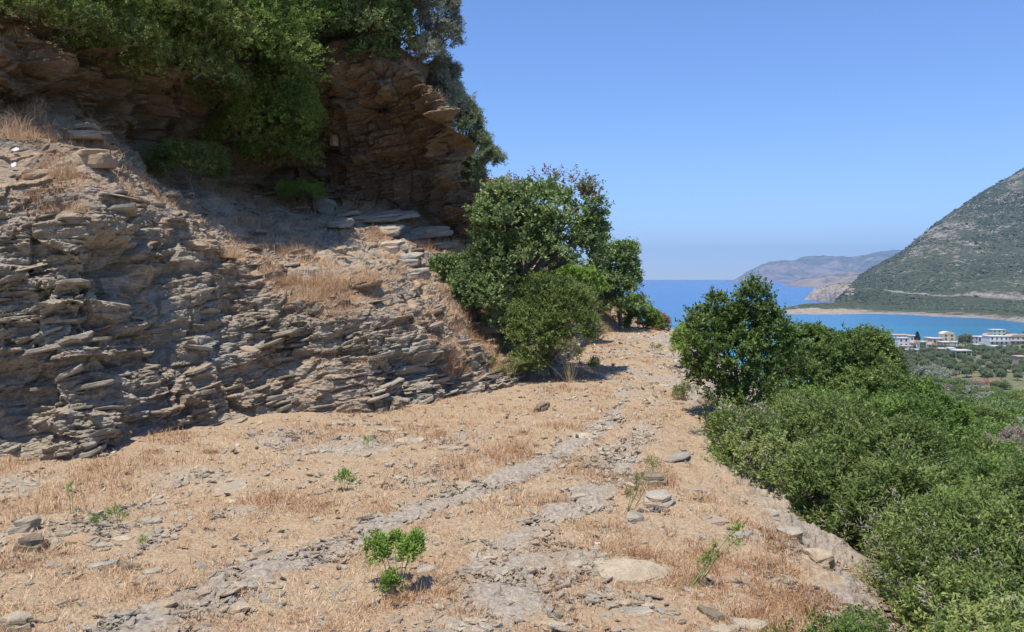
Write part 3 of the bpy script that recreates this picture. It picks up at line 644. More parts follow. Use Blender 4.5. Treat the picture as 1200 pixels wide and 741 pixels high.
# --- above the cutting
plant("shrub", "big green shrub hanging over the ledge above the rock cutting", "shrub", P(230, 60, 18.0), [
    lobe(175, 15, 15.4, 210, 130), lobe(265, 50, 17.3, 190, 150), lobe(305, 115, 18.2, 130, 130), lobe(325, 170, 19.0, 90, 90), lobe(215, 90, 16.1, 150, 90), lobe(135, 55, 14.6, 120, 80), lobe(245, -20, 17.3, 240, 110), lobe(345, 145, 19.3, 60, 80), lobe(285, 160, 18.4, 90, 70)],
    19500, (0.06, 0.024), 'mastic', 260, bark='twig', r0=0.07, nsub=140, parts=B, gap=0.06, tl=0.17, lump=0.2, up=0.25, gfreq=1.8, spread=0.16,
    extra=[("fresh_shoots", [lobe(325, 175, 18.7, 80, 70), lobe(290, 60, 17.0, 170, 150), lobe(220, 40, 15.9, 130, 90), lobe(320, 135, 18.0, 100, 100)], 9500, (0.05, 0.022), 'bright')])
plant("shrub", "dark shrub at the top left corner above the rock shelf", "shrub", P(50, 40, 14.6), [
    lobe(30, 26, 13.4, 150, 70), lobe(90, 40, 13.8, 100, 60), lobe(-60, 10, 13.0, 170, 100), lobe(60, -20, 13.9, 200, 70)], 7600, (0.05, 0.022), 'mastic', 261, bark='twig', nsub=80, parts=B, r0=0.05, gap=0.12)
plant("shrub", "small olive shrub in the deep shade under the hanging shrub", "shrub", P(228, 222, 16.4), [
    lobe(226, 198, 16.6, 80, 46), lobe(200, 192, 16.4, 50, 40)], 2300, (0.045, 0.016), 'mastic', 262, bark='twig', nsub=20, parts=B, r0=0.02)
plant("shrub", "yellowish low shrub at the foot of the hanging shrub", "shrub", P(360, 238, 20.0), [
    lobe(358, 228, 19.9, 46, 16), lobe(340, 226, 19.9, 30, 14)], 900, (0.05, 0.012), 'lime', 263, bark='twig', nsub=20, parts=B, r0=0.015)
plant("shrub", "dark leafy shrub crowning the shaded upper cliff", "shrub", P(430, 50, 19.9), [
    lobe(430, 35, 19.2, 110, 80), lobe(385, 32, 19.2, 90, 70), lobe(464, 46, 19.1, 50, 66), lobe(420, -15, 19.4, 170, 80), lobe(358, 45, 19.2, 50, 50), lobe(440, 66, 19.1, 60, 30)],
    8600, (0.07, 0.036), 'carob', 264, nsub=60, parts=B, r0=0.06, gap=0.05,
    extra=[("fresh_shoots", [lobe(380, 30, 18.8, 90, 50)], 700, (0.06, 0.03), 'bright')])
plant("olive_tree", "wispy grey green tree leaning over the top of the upper cliff against the sky", "tree", P(478, 95, 19.6), [
    lobe(514, 22, 19.3, 50, 60), lobe(500, -10, 19.3, 60, 50), lobe(524, 46, 19.3, 34, 34), lobe(503, 62, 19.2, 34, 30)], 5600, (0.085, 0.020), 'greyg', 265, bark='twig', r0=0.05, nsub=90, gap=0.12, gfreq=2.8, spread=0.36, lump=.3)
plant("olive_tree", "little grey green tree behind the notch in the cliff edge", "tree", P(508, 140, 20.4), [
    lobe(521, 92, 20, 30, 44), lobe(510, 112, 20, 30, 44), lobe(530, 120, 20, 26, 40)], 3200, (0.085, 0.022), 'greyg', 266, bark='twig', r0=0.03, nsub=40, gap=0.08, spread=.3, lump=.3)
plant("olive_tree", "grey green tree growing out behind the cliff edge above the carob tree", "tree", P(545, 235, 24), [
    lobe(545, 150, 22, 34, 66), lobe(556, 180, 22, 44, 46), lobe(574, 188, 22, 24, 18), lobe(545, 205, 22, 40, 60), lobe(535, 128, 22, 26, 36)], 5600, (0.085, 0.02), 'olive', 267, bark='twig', r0=0.06, nsub=60, gap=0.09, spread=.26, lump=.3)

# --- pale herbs
def herb(name, label, root, stems, mat, seed, leaf=(0.03, 0.008), stemmat='stem_green', n=60, lob=0.06, r=0.004, cat="plant", low=False):
    """stems: list of tip positions (world); a tuft of narrow leaves up the top of each stem"""
    root = np.asarray(root, float); rng = np.random.default_rng(seed); t = thing(name, tuple(root), label, cat)
    lobes, paths = [], []
    for s in stems:
        e = np.asarray(s, float) - root; b = rng.normal(0, 0.015, 3) * np.array([1, 1, 0])
        paths.append((bent(b - np.array([0, 0, .03]), e, 6, rng, 0.04), np.linspace(r, r * 0.45, 6)))
        lobes.append((e[0], e[1], e[2] - lob * (1.1 if not low else 0.5), lob * .8, lob * .8, lob * 1.4))
    V, F, rn, tips = foliage_arrays(lobes, n * len(stems), 8, leaf[0], leaf[1], seed, gap=-0.2, tl=lob * 0.8, spread=0.4, up=1.2, lump=0.2)
    mesh_np("leaves", V, F, LM[mat], t, {'rnd': rn}); V, F = tube_arrays(paths, 5); mesh_np("stems", V, F, MAT[stemmat], t, smooth=True)
    return t
Y0 = Yflat(686)
herb("green_plant", "small bright green plant with three leafy tufts in the foreground of the track", root_at(466, Y0), [
    P(440, 632, Y0 + .05), P(463, 630, Y0 + .1), P(484, 638, Y0 - .05), P(488, 632, Y0), P(476, 642, Y0 - .1), P(446, 640, Y0 - .02), P(459, 678, Y0 - .12)], 'lime', 300, leaf=(0.036, 0.013), n=120, lob=0.07)
herb("green_plant", "low green tuft in the dry grass left of the middle of the track", root_at(404, Yflat(577)), [
    P(398, 562, Yflat(577)), P(404, 558, Yflat(577)), P(410, 563, Yflat(577))], 'lime', 301, leaf=(0.03, 0.008), n=60, lob=0.06, low=True)
herb("green_plant", "feathery green weed among the flat stones at the left of the track", root_at(136, Yflat(622)), [
    P(128, 605, Yflat(622)), P(137, 600, Yflat(622)), P(144, 607, Yflat(622)), P(108, 612, Yflat(622))], 'lime', 302, leaf=(0.03, 0.006), n=32, lob=0.05, low=True)
herb("green_plant", "tiny green sprig below the feathery weed", root_at(168, Yflat(642)), [P(168, 632, Yflat(642))], 'lime', 303, leaf=(0.02, 0.006), n=40, lob=0.035, low=True)
herb("green_plant", "sparse green stems at the foot of the rock face in the middle of the cutting", root_at(434, Yflat(530)), [P(430, 514, Yflat(530)), P(437, 512, Yflat(530))], 'lime', 304, n=20, lob=0.06)
herb("green_plant", "thin green stems standing alone in the dry grass far left", root_at(84, Yflat(600)), [P(84, 570, Yflat(600)), P(80, 578, Yflat(600))], 'lime', 305, n=10, lob=0.05)
herb("asphodel_stalk", "long thin stalk with pale green tufts leaning beside the right wheel rut", root_at(735, Yflat(600)), [
    P(748, 560, Yflat(600)), P(760, 540, Yflat(600)), P(768, 543, Yflat(600)), P(741, 575, Yflat(600))], 'spurge', 306, n=26, lob=0.055, r=0.005)
herb("asphodel_stalk", "long leaning stalk with yellow green tufts near the edge stones in the right foreground", root_at(806, Yflat(684)), [
    P(825, 655, Yflat(684)), P(838, 640, Yflat(684)), P(858, 622, Yflat(684)), P(866, 618, Yflat(684)), P(862, 634, Yflat(684)), P(835, 650, Yflat(684))], 'lime', 307, n=18, lob=0.05, r=0.005)
for i, (px, py, top, w, lab, nst) in enumerate([
    (597, 452, 418, 22, "yellow green spurge plant at the corner of the rock cutting", 8),
    (668, 450, 400, 50, "tall dry spurge bush in front of the rounded olive green shrub", 20),
    (697, 442, 418, 20, "pale spurge plant on the track side of the tall dry spurge", 8),
    (775, 413, 400, 16, "faint yellow spurge clump at the far right of the track", 6),
    (845, 500, 470, 40, "pale yellow weeds below the small leafy tree", 22),
    (872, 512, 486, 24, "upright pale weeds between the tree foot and the green shrub", 16),
    (800, 460, 440, 24, "pale weeds on the track edge above the dark hollow", 16)]):
    Y = Yflat(py) if px < 820 else 12.2; rng = np.random.default_rng(i)
    rt = root_at(px, Y)
    herb("spurge", lab, rt, [(rt[0] + rng.normal(0, w / 3) / FPX * Y, Y + rng.normal(0, .15), rt[2] + (py - top) * rng.uniform(.55, 1.05) / FPX * Y) for _ in range(nst)], 'spurge', 310 + i, leaf=(0.042, 0.016), stemmat='stem', n=26, lob=0.085)
for i, (px, py, w, h, lab) in enumerate([
    (945, 722, 80, 50, "straggling small leaved weed at the edge of the slope, bottom right of the track"),
    (1015, 700, 60, 40, "green weed creeping over the edge stones beside the nearest shrub"),
    (995, 735, 90, 40, "leafy weed at the very bottom of the picture below the edge stones"),
    (1040, 725, 60, 50, "dark leaved weed under the nearest shrub")]):
    Y = min(5.9, Yflat(py + h / 2)); x, y, z = root_at(px, Y)
    plant("weed", lab, "plant", (x, y, z), [(x, y, z + 0.08, w / 2 * Y / FPX, 0.22, 0.13)], 420, (0.03, 0.014), 'mastic' if i % 2 else 'bright', 340 + i, bark='stem_green', r0=0.006, nsub=30, parts=('leaves', 'stems'), per=8, tl=0.08, gap=0.2, gfreq=7, spread=0.4)

# stones measured on the track: column, row, width, height, label, material, thickness
ST = [
 (735, 668, 100, 40, "largest flat pale slab lying in the right foreground of the track", 'stone_tan', .05), (268, 574, 46, 18, "pale flat slab in the dry grass left of the track", 'stone_tan', .035),
 (270, 586, 22, 10, "small pale slab just below the flat slab left of the track", 'stone_tan', .03), (30, 621, 30, 16, "tilted grey block at the left edge near the flat stones", 'stone', .09),
 (36, 645, 36, 14, "dark layered stone below the tilted grey block", 'stone_dark', .10), (38, 656, 30, 8, "lowest dark sheet of stone at the far left", 'stone_dark', .04),
 (120, 664, 34, 12, "grey flat stone left of the crumbled dark ridge", 'stone', .05), (95, 632, 40, 14, "wide pale slab in the cluster at the left", 'stone_tan', .04),
 (176, 611, 36, 12, "pale grey slab beside the feathery weed", 'stone', .05), (152, 666, 26, 9, "dark edged stone right of the grey flat stone", 'stone_dark', .05),
 (178, 674, 26, 7, "thin stone at the right end of the left cluster", 'stone', .04), (305, 646, 27, 10, "brown grey stone alone in the dry grass, lower left", 'stone', .045),
 (515, 594, 28, 10, "pale flat stone beside the left wheel rut", 'stone_tan', .03), (790, 533, 44, 20, "blue grey slab near the right side of the track", 'stone_grey', .03),
 (764, 566, 36, 9, "dark slab with a deep shadow under it right of the track", 'stone_dark', .10), (772, 588, 40, 16, "broken dark slab at the hollow right of the track", 'stone', .09),
 (818, 498, 18, 9, "grey block on the right edge of the track below the pale weeds", 'stone', .10), (683, 513, 30, 8, "pale stone in the middle of the track farther on", 'stone_tan', .03),
 (958, 628, 40, 13, "thick pale slab at the brink of the slope", 'stone_tan', .10), (925, 604, 34, 12, "slab at the brink above the thick pale slab", 'stone', .08),
 (900, 585, 26, 12, "narrow slab at the brink beside the green shrub", 'stone', .08), (985, 655, 34, 14, "grey brink stone below the thick pale slab", 'stone', .07),
 (1010, 685, 30, 14, "last brink stone before the nearest shrub", 'stone', .07), (811, 565, 36, 14, "smooth blue grey slab sunk in the gravel", 'stone_grey', .03),
 (838, 605, 30, 14, "flat grey stone among the reddish dry grass", 'stone', .04), (743, 605, 22, 16, "upright pale grey stone under the broken dark slab", 'stone', .07),
 (650, 722, 26, 12, "dark stone at the bottom of the picture", 'stone_dark', .05), (652, 732, 30, 12, "pale stone touching the dark stone at the bottom", 'stone_tan', .04),
 (880, 727, 46, 16, "pale jagged slab at the bottom right of the track", 'stone_tan', .06), (850, 735, 40, 12, "cream slab next to the jagged slab", 'stone_tan', .05),
 (527, 529, 30, 6, "thin grey sheet of stone in the left middle of the track", 'stone', .04), (20, 738, 50, 16, "tan slab cut by the bottom left corner", 'stone_tan', .08),
 (635, 482, 14, 10, "dark brown lump on the left side of the track", 'stone_dark', .10), (740, 716, 60, 14, "long low stone rib in the right foreground", 'stone', .03),
 (120, 640, 32, 9, "thin dark edged slab in the middle of the left cluster", 'stone', .04), (145, 632, 26, 8, "small pale slab under the feathery weed", 'stone_tan', .03),
 (60, 665, 24, 9, "small stone between the dark sheets and the grey flat stone", 'stone', .04), (498, 668, 26, 10, "grey stone right of the bright green plant", 'stone', .04),
 (570, 655, 34, 12, "flat grey stone between the ruts in the foreground", 'stone', .025), (600, 632, 30, 9, "flat stone left of the right wheel rut", 'stone', .025),
 (455, 505, 30, 6, "thin slab near the foot of the cutting", 'stone', .04), (480, 520, 34, 7, "thin slab in the rubble at the foot of the cutting", 'stone', .04),
 (405, 530, 30, 7, "thin slab at the left end of the rubble by the cutting", 'stone', .04), (825, 462, 22, 10, "dark rock in the hollow at the track edge", 'stone_dark', .16),
 (842, 468, 18, 10, "brown rock right of the dark rock in the hollow", 'stone_dark', .10), (795, 418, 14, 7, "grey rock at the far right edge of the track", 'stone', .12),
 (833, 716, 22, 22, "charred black lump in the gravel at the bottom right", 'stone_dark', .05)]
# ------------------------------------------------------------------ dry grass
def blades(pos, h, w, lean, rng, tone, curve=0.35):
    """curved two-segment grass blades: pos (n,3)"""
    n = len(pos); a = rng.uniform(0, 2 * np.pi, n); d = np.stack([np.cos(a), np.sin(a), 0 * a], 1)
    b = rng.uniform(0, 2 * np.pi, n); s = np.stack([np.cos(b), np.sin(b), 0 * b], 1) * (w / 2)[:, None]
    up = np.array([0, 0, 1.0]); hh = h[:, None]; ln = lean[:, None]
    mid = pos + up * hh * 0.55 * np.sqrt(np.clip(1 - ln ** 2, 0.02, 1)) + d * hh * 0.55 * ln * 0.7
    tip = pos + up * hh * np.sqrt(np.clip(1 - ln ** 2, 0.0, 1)) * (1 - curve * 0.3) + d * hh * ln * (1 + curve * .3)
    V = np.stack([pos - s, pos + s, mid + s * 0.7, mid - s * 0.7, tip], 1).reshape(-1, 3); k = np.arange(n)[:, None] * 5
    return V, [np.concatenate([k + [0, 1, 2, 3]]), np.concatenate([k + [3, 2, 4]])], np.repeat(tone, 5)
def build_grass():
    rng = np.random.default_rng(77); n = 620000
    az = np.radians(rng.uniform(-40, 36, n)); r = 4.0 * (45 / 4.0) ** (rng.random(n) ** 1.15)
    x, y = r * np.sin(az), r * np.cos(az); g = gravel_mask(x, y)
    patch = fbm(V3(x * 1.3, y * 1.3), 3, 81); tuft = fbm(V3(x * 6, y * 6), 2, 83)
    keep = (rng.random(n) < np.clip(1.10 - g * 1.35, 0.10, 1) * np.clip(0.74 + patch * 1.0 + tuft * 0.7, 0.08, 1)) & (x < edge(y) + 0.9)
    xb = np.interp(y, [5, 9.7, 11.2, 12.9, 13.7, 15.9, 18, 27, 34], [-12, -6.4, -4.9, -2.4, -1.7, 0, 1.2, 2.6, 5]); keep &= x > xb - 0.1
    for q in ST:
        if q[2] >= 26:
            Yq = Yflat(q[1]); a = q[2] / 2 * Yq / FPX * 1.02; b = max(.06, q[3] / 2 * Yq / FPX * Yq / 2.2 * .8) * 1.1
            keep &= ((x - (q[0] - CX) / FPX * Yq) / a) ** 2 + ((y - Yq) / b) ** 2 > 1
    x, y, r, patch, tuft = x[keep], y[keep], r[keep], patch[keep], tuft[keep]; n = len(x)
    big = np.clip(patch * 2.2 + tuft, 0, 1.2)
    h = rng.gamma(3, 0.011, n) * (1 + 1.3 * big) + 0.012; lean = np.clip(rng.beta(2.2, 1.3, n), 0.15, 0.99)
    w = (0.0028 + 0.0007 * r * 0.5) * rng.uniform(0.6, 1.4, n)
    tone = np.clip(0.55 + 0.5 * fbm(V3(x * 0.9, y * 0.9) + 4, 3, 85) - 0.18 * big + rng.normal(0, .22, n), 0, 1)
    V, F, t = blades(V3(x, y, ground(x, y) + 0.004), h, w, lean, rng, tone)
    tag(mesh_np("dry_grass", V, F, LM['straw'], attrs={'rnd': t}), kind='stuff')
    # on the rock ledges
    ok = np.flatnonzero(((CN[..., 2] > 0.35) & (CF > 0.25) & (CV < 5.4) & (CV > 0.9) & (CU > 1.2) & (CU < 13) & (CG[..., 1] < 40)).ravel())
    p = CG.reshape(-1, 3)[ok]; m = fbm(p * 1.6, 3, 87); pk = rng.choice(len(p), 130000, p=(lambda q: q / q.sum())(np.clip(m + 0.3, 0.01, 1) ** 1.5)); p = p[pk] + rng.normal(0, .012, (len(pk), 3)) * np.array([1, 1, 0]); m = m[pk]
    h = rng.gamma(3, 0.022, len(p)) * (1 + np.clip(m, 0, 1) * 2.2); tone = np.clip(0.5 + 0.4 * fbm(p * 1.2, 3, 89) + rng.normal(0, .2, len(p)), 0, 1)
    V, F, t = blades(p - [0, 0, .01], h, 0.007 * rng.uniform(.6, 1.4, len(p)), np.clip(rng.beta(2, 1.8, len(p)), .1, .98), rng, tone)
    tag(mesh_np("ledge_grass", V, F, LM['straw'], attrs={'rnd': t}), kind='stuff')
build_grass()
def grass_clump(label, p, n, h, rad, seed, tone0=0.75, green=0):
    rng = np.random.default_rng(seed); a = rng.uniform(0, 6.283, n); q = rad * np.sqrt(rng.random(n))
    pos = np.stack([np.cos(a) * q, np.sin(a) * q, -0.02 - 0 * a], 1)
    hh = h * rng.uniform(.25, 1.1, n) * (1.05 - 0.75 * (q / rad) ** 1.5)
    V, F, t = blades(pos, hh, np.full(n, 0.0055), np.clip(rng.beta(1.8, 2.2, n), .03, .95), rng, np.clip(tone0 - .15 * (q / rad) + rng.normal(0, .2, n), 0, 1), 0.8)
    o = mesh_np("grass_clump", V, F, LM['straw'], attrs={'rnd': t}); o.location = p
    return tag(o, label, "grass clump", "tall clumps of dry grass on the rock ledges")
for i, (px, py, n, h, rad, lab) in enumerate([
    (385, 335, 900, 0.85, 0.38, "largest tall clump of pale dry grass in the middle of the rocky slope"),
    (360, 350, 500, 0.6, 0.3, "tall dry grass clump just below left of the largest clump"),
    (270, 300, 420, 0.55, 0.26, "dry grass clump on the brow of the lower rock face, left of centre"),
    (318, 315, 300, 0.45, 0.22, "small dry grass clump above the bare reddish earth patch"),
    (20, 160, 420, 0.8, 0.32, "tall dry grass clump at the left edge of the picture above the white scrap"),
    (75, 205, 300, 0.62, 0.22, "feathery dry grass clump standing on the left rock shelf"),
    (40, 128, 260, 0.75, 0.25, "thin tall grass stalks in front of the shaded rock at far left"),
    (150, 225, 240, 0.42, 0.2, "low dry grass clump at the right end of the left rock shelf"),
    (430, 330, 420, 0.55, 0.3, "dry grass clump under the big pale slab"),
    (530, 300, 200, 0.4, 0.2, "dry grass clump on the steps below the cliff corner"),
    (95, 245, 200, 0.35, 0.16, "short dry grass clump on the brow above the orange overhang"),
    (470, 318, 260, 0.4, 0.22, "dry grass clump beside the stacked slabs"),
    (520, 338, 260, 0.35, 0.22, "dry grass clump on the slope left of the low dark shrub")]):
    grass_clump(lab, tuple(cliff_at(px, py)), n, h, rad, 400 + i)
for i, (px, py, n, h, lab) in enumerate([
    (640, 590, 1500, 0.16, "rusty brown dry grass clump between the two wheel ruts"), (715, 560, 900, 0.14, "rusty dry grass clump right of the tracks below the pale flat stone"),
    (880, 620, 1400, 0.18, "reddish dry grass clump beside the edge stones"), (925, 680, 1100, 0.16, "reddish dry grass clump on the right edge near the bottom"),
    (180, 535, 800, 0.16, "tangled dry straw at the foot of the rock face on the left"), (245, 530, 500, 0.14, "loose pile of dry stalks by the foot of the rock face"),
    (470, 700, 700, 0.15, "dry stalks round the foot of the bright green plant"), (95, 607, 300, 0.12, "dark rusty tuft beside the feathery weed")]):
    Y = Yflat(py); rng = np.random.default_rng(600 + i)
    o = grass_clump(lab, root_at(px, Y), n, h, 0.02 * (n ** .5) * 0.6 * (0.5 if i > 3 else 1), 600 + i, 0.3); o["group"] = "low clumps of dry grass on the track"

# ------------------------------------------------------------------ stones
def stone(px, py, w, h, lab, mat='stone', T=0.05, depth=None, ang=0.2, tilt=(0.0, 0.0), on='ground', seed=0, n=12, lift=0.0, dy=0.0):
    rng = np.random.default_rng(700 + seed)
    if on == 'ground': Y = Yflat(py); c = root_at(px, Y)
    else:
        q = cliff_at(px, py); c = (q[0], q[1] + dy, q[2]); Y = c[1]
    rx = w / 2 * Y / FPX; ry = depth / 2 if depth else max(0.06, h / 2 * Y / FPX * Y / 2.2 * 0.8)
    V, F = plates(np.zeros((1, 3)), np.array([rx]), np.array([ry]), np.array([T]), np.array([ang]), rng, dip=tilt, jitter=0.0, n=n)
    if T > 0.07:  # a bedded block: more than one sheet of stone
        V2, F2 = plates(np.array([[0.04 * rx, 0.03 * ry, T * 0.93]]), np.array([rx * .86]), np.array([ry * .84]), np.array([T * 0.5]), np.array([ang + .15]), rng, dip=tilt, jitter=0.0, n=n)
        F = [np.concatenate([a, b + len(V)]) for a, b in zip(F, F2)]; V = np.concatenate([V, V2])
    V = V + 0.012 * np.stack([vnoise(V * 9 + seed, 1), vnoise(V * 9 + seed, 2), vnoise(V * 9 + seed, 3)], 1) * min(1, T / 0.05)
    o = mesh_np("stone", V, F, MAT[mat]); o.location = (c[0], c[1], c[2] - T * (0.28 if on == 'ground' else .3) + lift)
    return tag(o, lab, "stone", "loose slabs and stones on the track" if on == 'ground' else "slabs lying on the rock ledges")
for i, s in enumerate(ST): stone(*s[:5], mat=s[5], T=s[6], ang=random.Random(i).uniform(-.4, .4), tilt=(random.Random(i + 9).uniform(-.1, .1), random.Random(i + 5).uniform(-.12, .12)), seed=i)
LS = [
 (442, 250, 96, 0, "big pale slab lying flat under the upper cliff", 'stone', .12, 1.5), (505, 268, 56, 0, "pale slab stepping down right of the big pale slab", 'stone', .14, .8),
 (382, 244, 30, 0, "leaning grey boulder above the dry grass slope", 'stone_grey', .30, .45), (462, 290, 36, 0, "block in the pile of slabs under the cliff corner", 'stone', .16, .6),
 (478, 306, 36, 0, "square block in the middle of the pile of slabs", 'stone_grey', .17, .5), (490, 322, 34, 0, "lowest block in the pile of slabs", 'stone', .15, .5),
 (520, 286, 34, 0, "thin slab near the cliff corner", 'stone', .10, .5), (455, 268, 50, 0, "slab tucked beneath the big pale slab", 'stone', .14, .8),
 (402, 262, 40, 0, "slab at the left end of the pale ledge", 'stone', .10, .7), (582, 372, 30, 0, "flat rock beside the foot of the carob tree", 'stone', .12, .5),
 (575, 385, 34, 0, "stacked rock below the carob tree", 'stone', .12, .5), (720, 366, 12, 0, "pale rock on the bank at the far end of the track", 'stone_tan', .25, .5),
 (712, 360, 14, 0, "upper pale rock on the far bank", 'stone_tan', .22, .5), (733, 375, 16, 0, "grey rock under the smaller carob tree", 'stone', .25, .6),
 (390, 168, 14, 0, "pale rock lodged in the shaded upper cliff", 'stone_tan', .28, .3), (50, 205, 60, 0, "orange brown slab on the left rock shelf", 'stone_tan', .10, .6),
 (110, 190, 60, 0, "square rusty slab standing out on the left rock shelf", 'stone_tan', .2, .7), (95, 160, 70, 0, "uppermost slab of the left rock shelf", 'stone', .1, .7)]
for i, s in enumerate(LS): stone(*s[:5], mat=s[5], T=s[6], depth=s[7], on='cliff', ang=random.Random(i).uniform(-.15, .15), tilt=(.04, .24 if i in (0, 1, 3, 4, 7, 8) else .08) if i != 2 else (-.45, .1), seed=100 + i, dy=-.40 if i in (0, 1, 7) else 0, lift=-.10 if i in (0, 1, 7) else -.02)
for i, (px, py, w, lab, on) in enumerate([(20, 180, 9, "white scrap stuck in the grass on the left rock shelf", 'cliff'), (17, 198, 8, "smaller white scrap below the first on the left rock shelf", 'cliff'),
    (707, 576, 8, "white flake of stone near the right wheel rut", 'ground'), (872, 664, 9, "crumpled white scrap in the right foreground", 'ground'), (875, 690, 6, "white chip below the crumpled white scrap", 'ground'), (610, 452, 9, "white stone at the mouth of the shaded hollow", 'ground'), (700, 636, 7, "small white chip above the largest flat slab", 'ground')]):
    o = stone(px, py, w, 6, lab, mat='white', T=.012 if on == 'ground' else .02, on=on, depth=.05, seed=200 + i, n=9, lift=0.01)
    if on == 'cliff': o.rotation_euler = (1.2, 0, 0.2); o.location.z += 0.08; o.scale = (1, 1.6, 1)
    o["group"] = "white scraps and chips"
    if 'scrap' in lab: o.name = "white_scrap"; o["category"] = "scrap"
# countable loose stones: shared shapes, individual objects
protos = []
for i in range(8):
    rng = np.random.default_rng(900 + i)
    V, F = plates(np.zeros((1, 3)), np.array([1.0]), np.array([rng.uniform(.5, .9)]), np.array([rng.uniform(.22, .5)]), np.array([0.0]), rng, jitter=0.06, n=11)
    me = mesh_np("stone_shape", V, F, MAT[('stone', 'stone_tan', 'stone', 'stone_grey')[i % 4]]); d = me.data; bpy.data.objects.remove(me); protos.append(d)
rng = np.random.default_rng(44); cnt = 0
while cnt < 240:
    px = rng.uniform(0, 1040); py = 741 - 330 * rng.random() ** 1.5; Y = Yflat(py); x = (px - CX) / FPX * Y
    xb = np.interp(Y, [5, 9.7, 11.2, 12.9, 13.7, 15.9, 18, 27, 34], [-12, -6.0, -4.7, -2.2, -1.5, 0.1, 1.4, 2.8, 5.2])
    if x < xb or x > edge(Y) + .5 or gravel_mask(np.array([x]), np.array([Y]))[0] < rng.uniform(0.1, 0.9): continue
    s = 0.028 + 0.075 * rng.random() ** 2.2
    if py < 480: s *= 1.4
    o = link("loose_stone", protos[rng.integers(8)]); o.location = (x, Y, float(ground(np.array([x]), np.array([Y]))[0]) + 0.012); o.scale = (s, s, s * rng.uniform(.45, .8))
    o.rotation_euler = (rng.normal(0, .12), rng.normal(0, .12), rng.uniform(0, 6.3)); cnt += 1
    tag(o, "small loose flake of grey brown stone lying on the stony track", "stone", "small loose flakes of stone on the track")
def build_gravel():
    rng = np.random.default_rng(55); n = 190000
    az = np.radians(rng.uniform(-40, 34, n)); r = 4.0 * (40 / 4.0) ** (rng.random(n) ** 1.1); x, y = r * np.sin(az), r * np.cos(az); g = gravel_mask(x, y)
    xb = np.interp(y, [5, 9.7, 11.2, 12.9, 13.7, 15.9, 18, 27, 34], [-12, -6.4, -4.9, -2.4, -1.7, 0, 1.2, 2.6, 5])
    k = (rng.random(n) < np.clip(g * 1.2 - 0.05, 0.13, 1)) & (x < edge(y) + 1.4) & (x > xb - .2); x, y, r = x[k], y[k], r[k]; n = len(x)
    s = (0.005 + 0.028 * rng.random(n) ** 5) * (1 + r / 14)
    V, F = plates(V3(x, y, ground(x, y) + 0.008), s * 1.25, s * .75, s * rng.uniform(.15, .5, n), rng.uniform(0, 6.3, n), rng, jitter=0.3, n=5)
    mi = None
    o = mesh_np("gravel", V, F, MAT['stone']); tag(o, kind='stuff')
build_gravel()
# ------------------------------------------------------------------ the lower slope: shrubs as individuals
def proto_plant(name, lobes, n, leaf, mat, seed, bark='twig', r0=0.05, per=10, parts=B, nsub=14, **kw):
    t = plant(name, None, None, (0, 0, 0), lobes, n, leaf, mat, seed, bark=bark, r0=r0, nsub=nsub, parts=parts, per=per, **kw); return t
def single(name, lobes, n, leaf, mat, seed, **kw):
    V, F, rn, _ = foliage_arrays(lobes, n, 8, leaf[0], leaf[1], seed, **kw)
    o = mesh_np(name, V, F, LM[mat], attrs={'rnd': rn}); d = o.data; bpy.data.objects.remove(o); return d
KIND = {}
for i, (k, mat) in enumerate([('green', 'bright'), ('mastic', 'mastic'), ('carob', 'carob'), ('thorn', 'thorn'), ('grey', 'greyg'), ('orange', 'orange')]):
    for v in range(2):
        rg = random.Random(i * 7 + v)
        lb = [(rg.uniform(-.55, .55), rg.uniform(-.55, .55), rg.uniform(.3, .55), rg.uniform(.5, .75), rg.uniform(.5, .75), rg.uniform(.35, .55)) for _ in range(5)]
        KIND.setdefault(k, []).append(single("shrub", lb, 2600, (.10, .045) if k != 'thorn' else (.12, .02), mat, 500 + i * 9 + v, gap=0.0, tl=0.14, lump=0.25, up=0.7, spread=.14))
OLIVE = [single("olive", [(0, 0, 2.4, 1.7, 1.7, 1.2), (.7, .3, 2.7, 1.2, 1.2, 1.0), (-.7, -.2, 2.5, 1.2, 1.2, 1.0), (0, 0, 1.6, 1.6, 1.6, .8)], 1300, (.32, .14), 'olive', 560 + v, gap=0.0, tl=0.4, lump=0.22, gfreq=1.0) for v in range(3)]
CONI = single("conifer", [(0, 0, 3, 2.0, 2.0, 2.6), (0, 0, 5.5, 1.1, 1.1, 2.4)], 1500, (.35, .12), 'conifer', 571, gap=0.0, tl=0.4, gfreq=1.0)
TV, TF = tube_arrays([(np.array([(0, 0, -.2), (.05, 0, .7), (0, .1, 1.6)]), [.2, .15, .1])]); _t = mesh_np("t", TV, TF, MAT['bark']); TRUNK = _t.data; bpy.data.objects.remove(_t)
words = {'green': "fresh green shrub", 'mastic': "dull green shrub", 'carob': "dark green shrub", 'thorn': "bare grey brown thorny shrub", 'grey': "grey green shrub", 'orange': "rust coloured spurge shrub"}
def put_shrub(k, x, y, s, rg, lab=None, grp=None, zs=1.0):
    z = float(ground(np.array([x]), np.array([y]))[0]); o = link("thorny_shrub" if k == 'thorn' else "shrub", KIND[k][rg.integers(2)])
    o.location = (x, y, z - 0.12 * s); o.scale = (s, s, s * zs); o.rotation_euler = (0, 0, rg.uniform(0, 6.28))
    return tag(o, lab or f"{words[k]} in the scrub on the slope below the track", "shrub", grp or f"{words[k]}s in the scrub on the slope")
rg = np.random.default_rng(91)
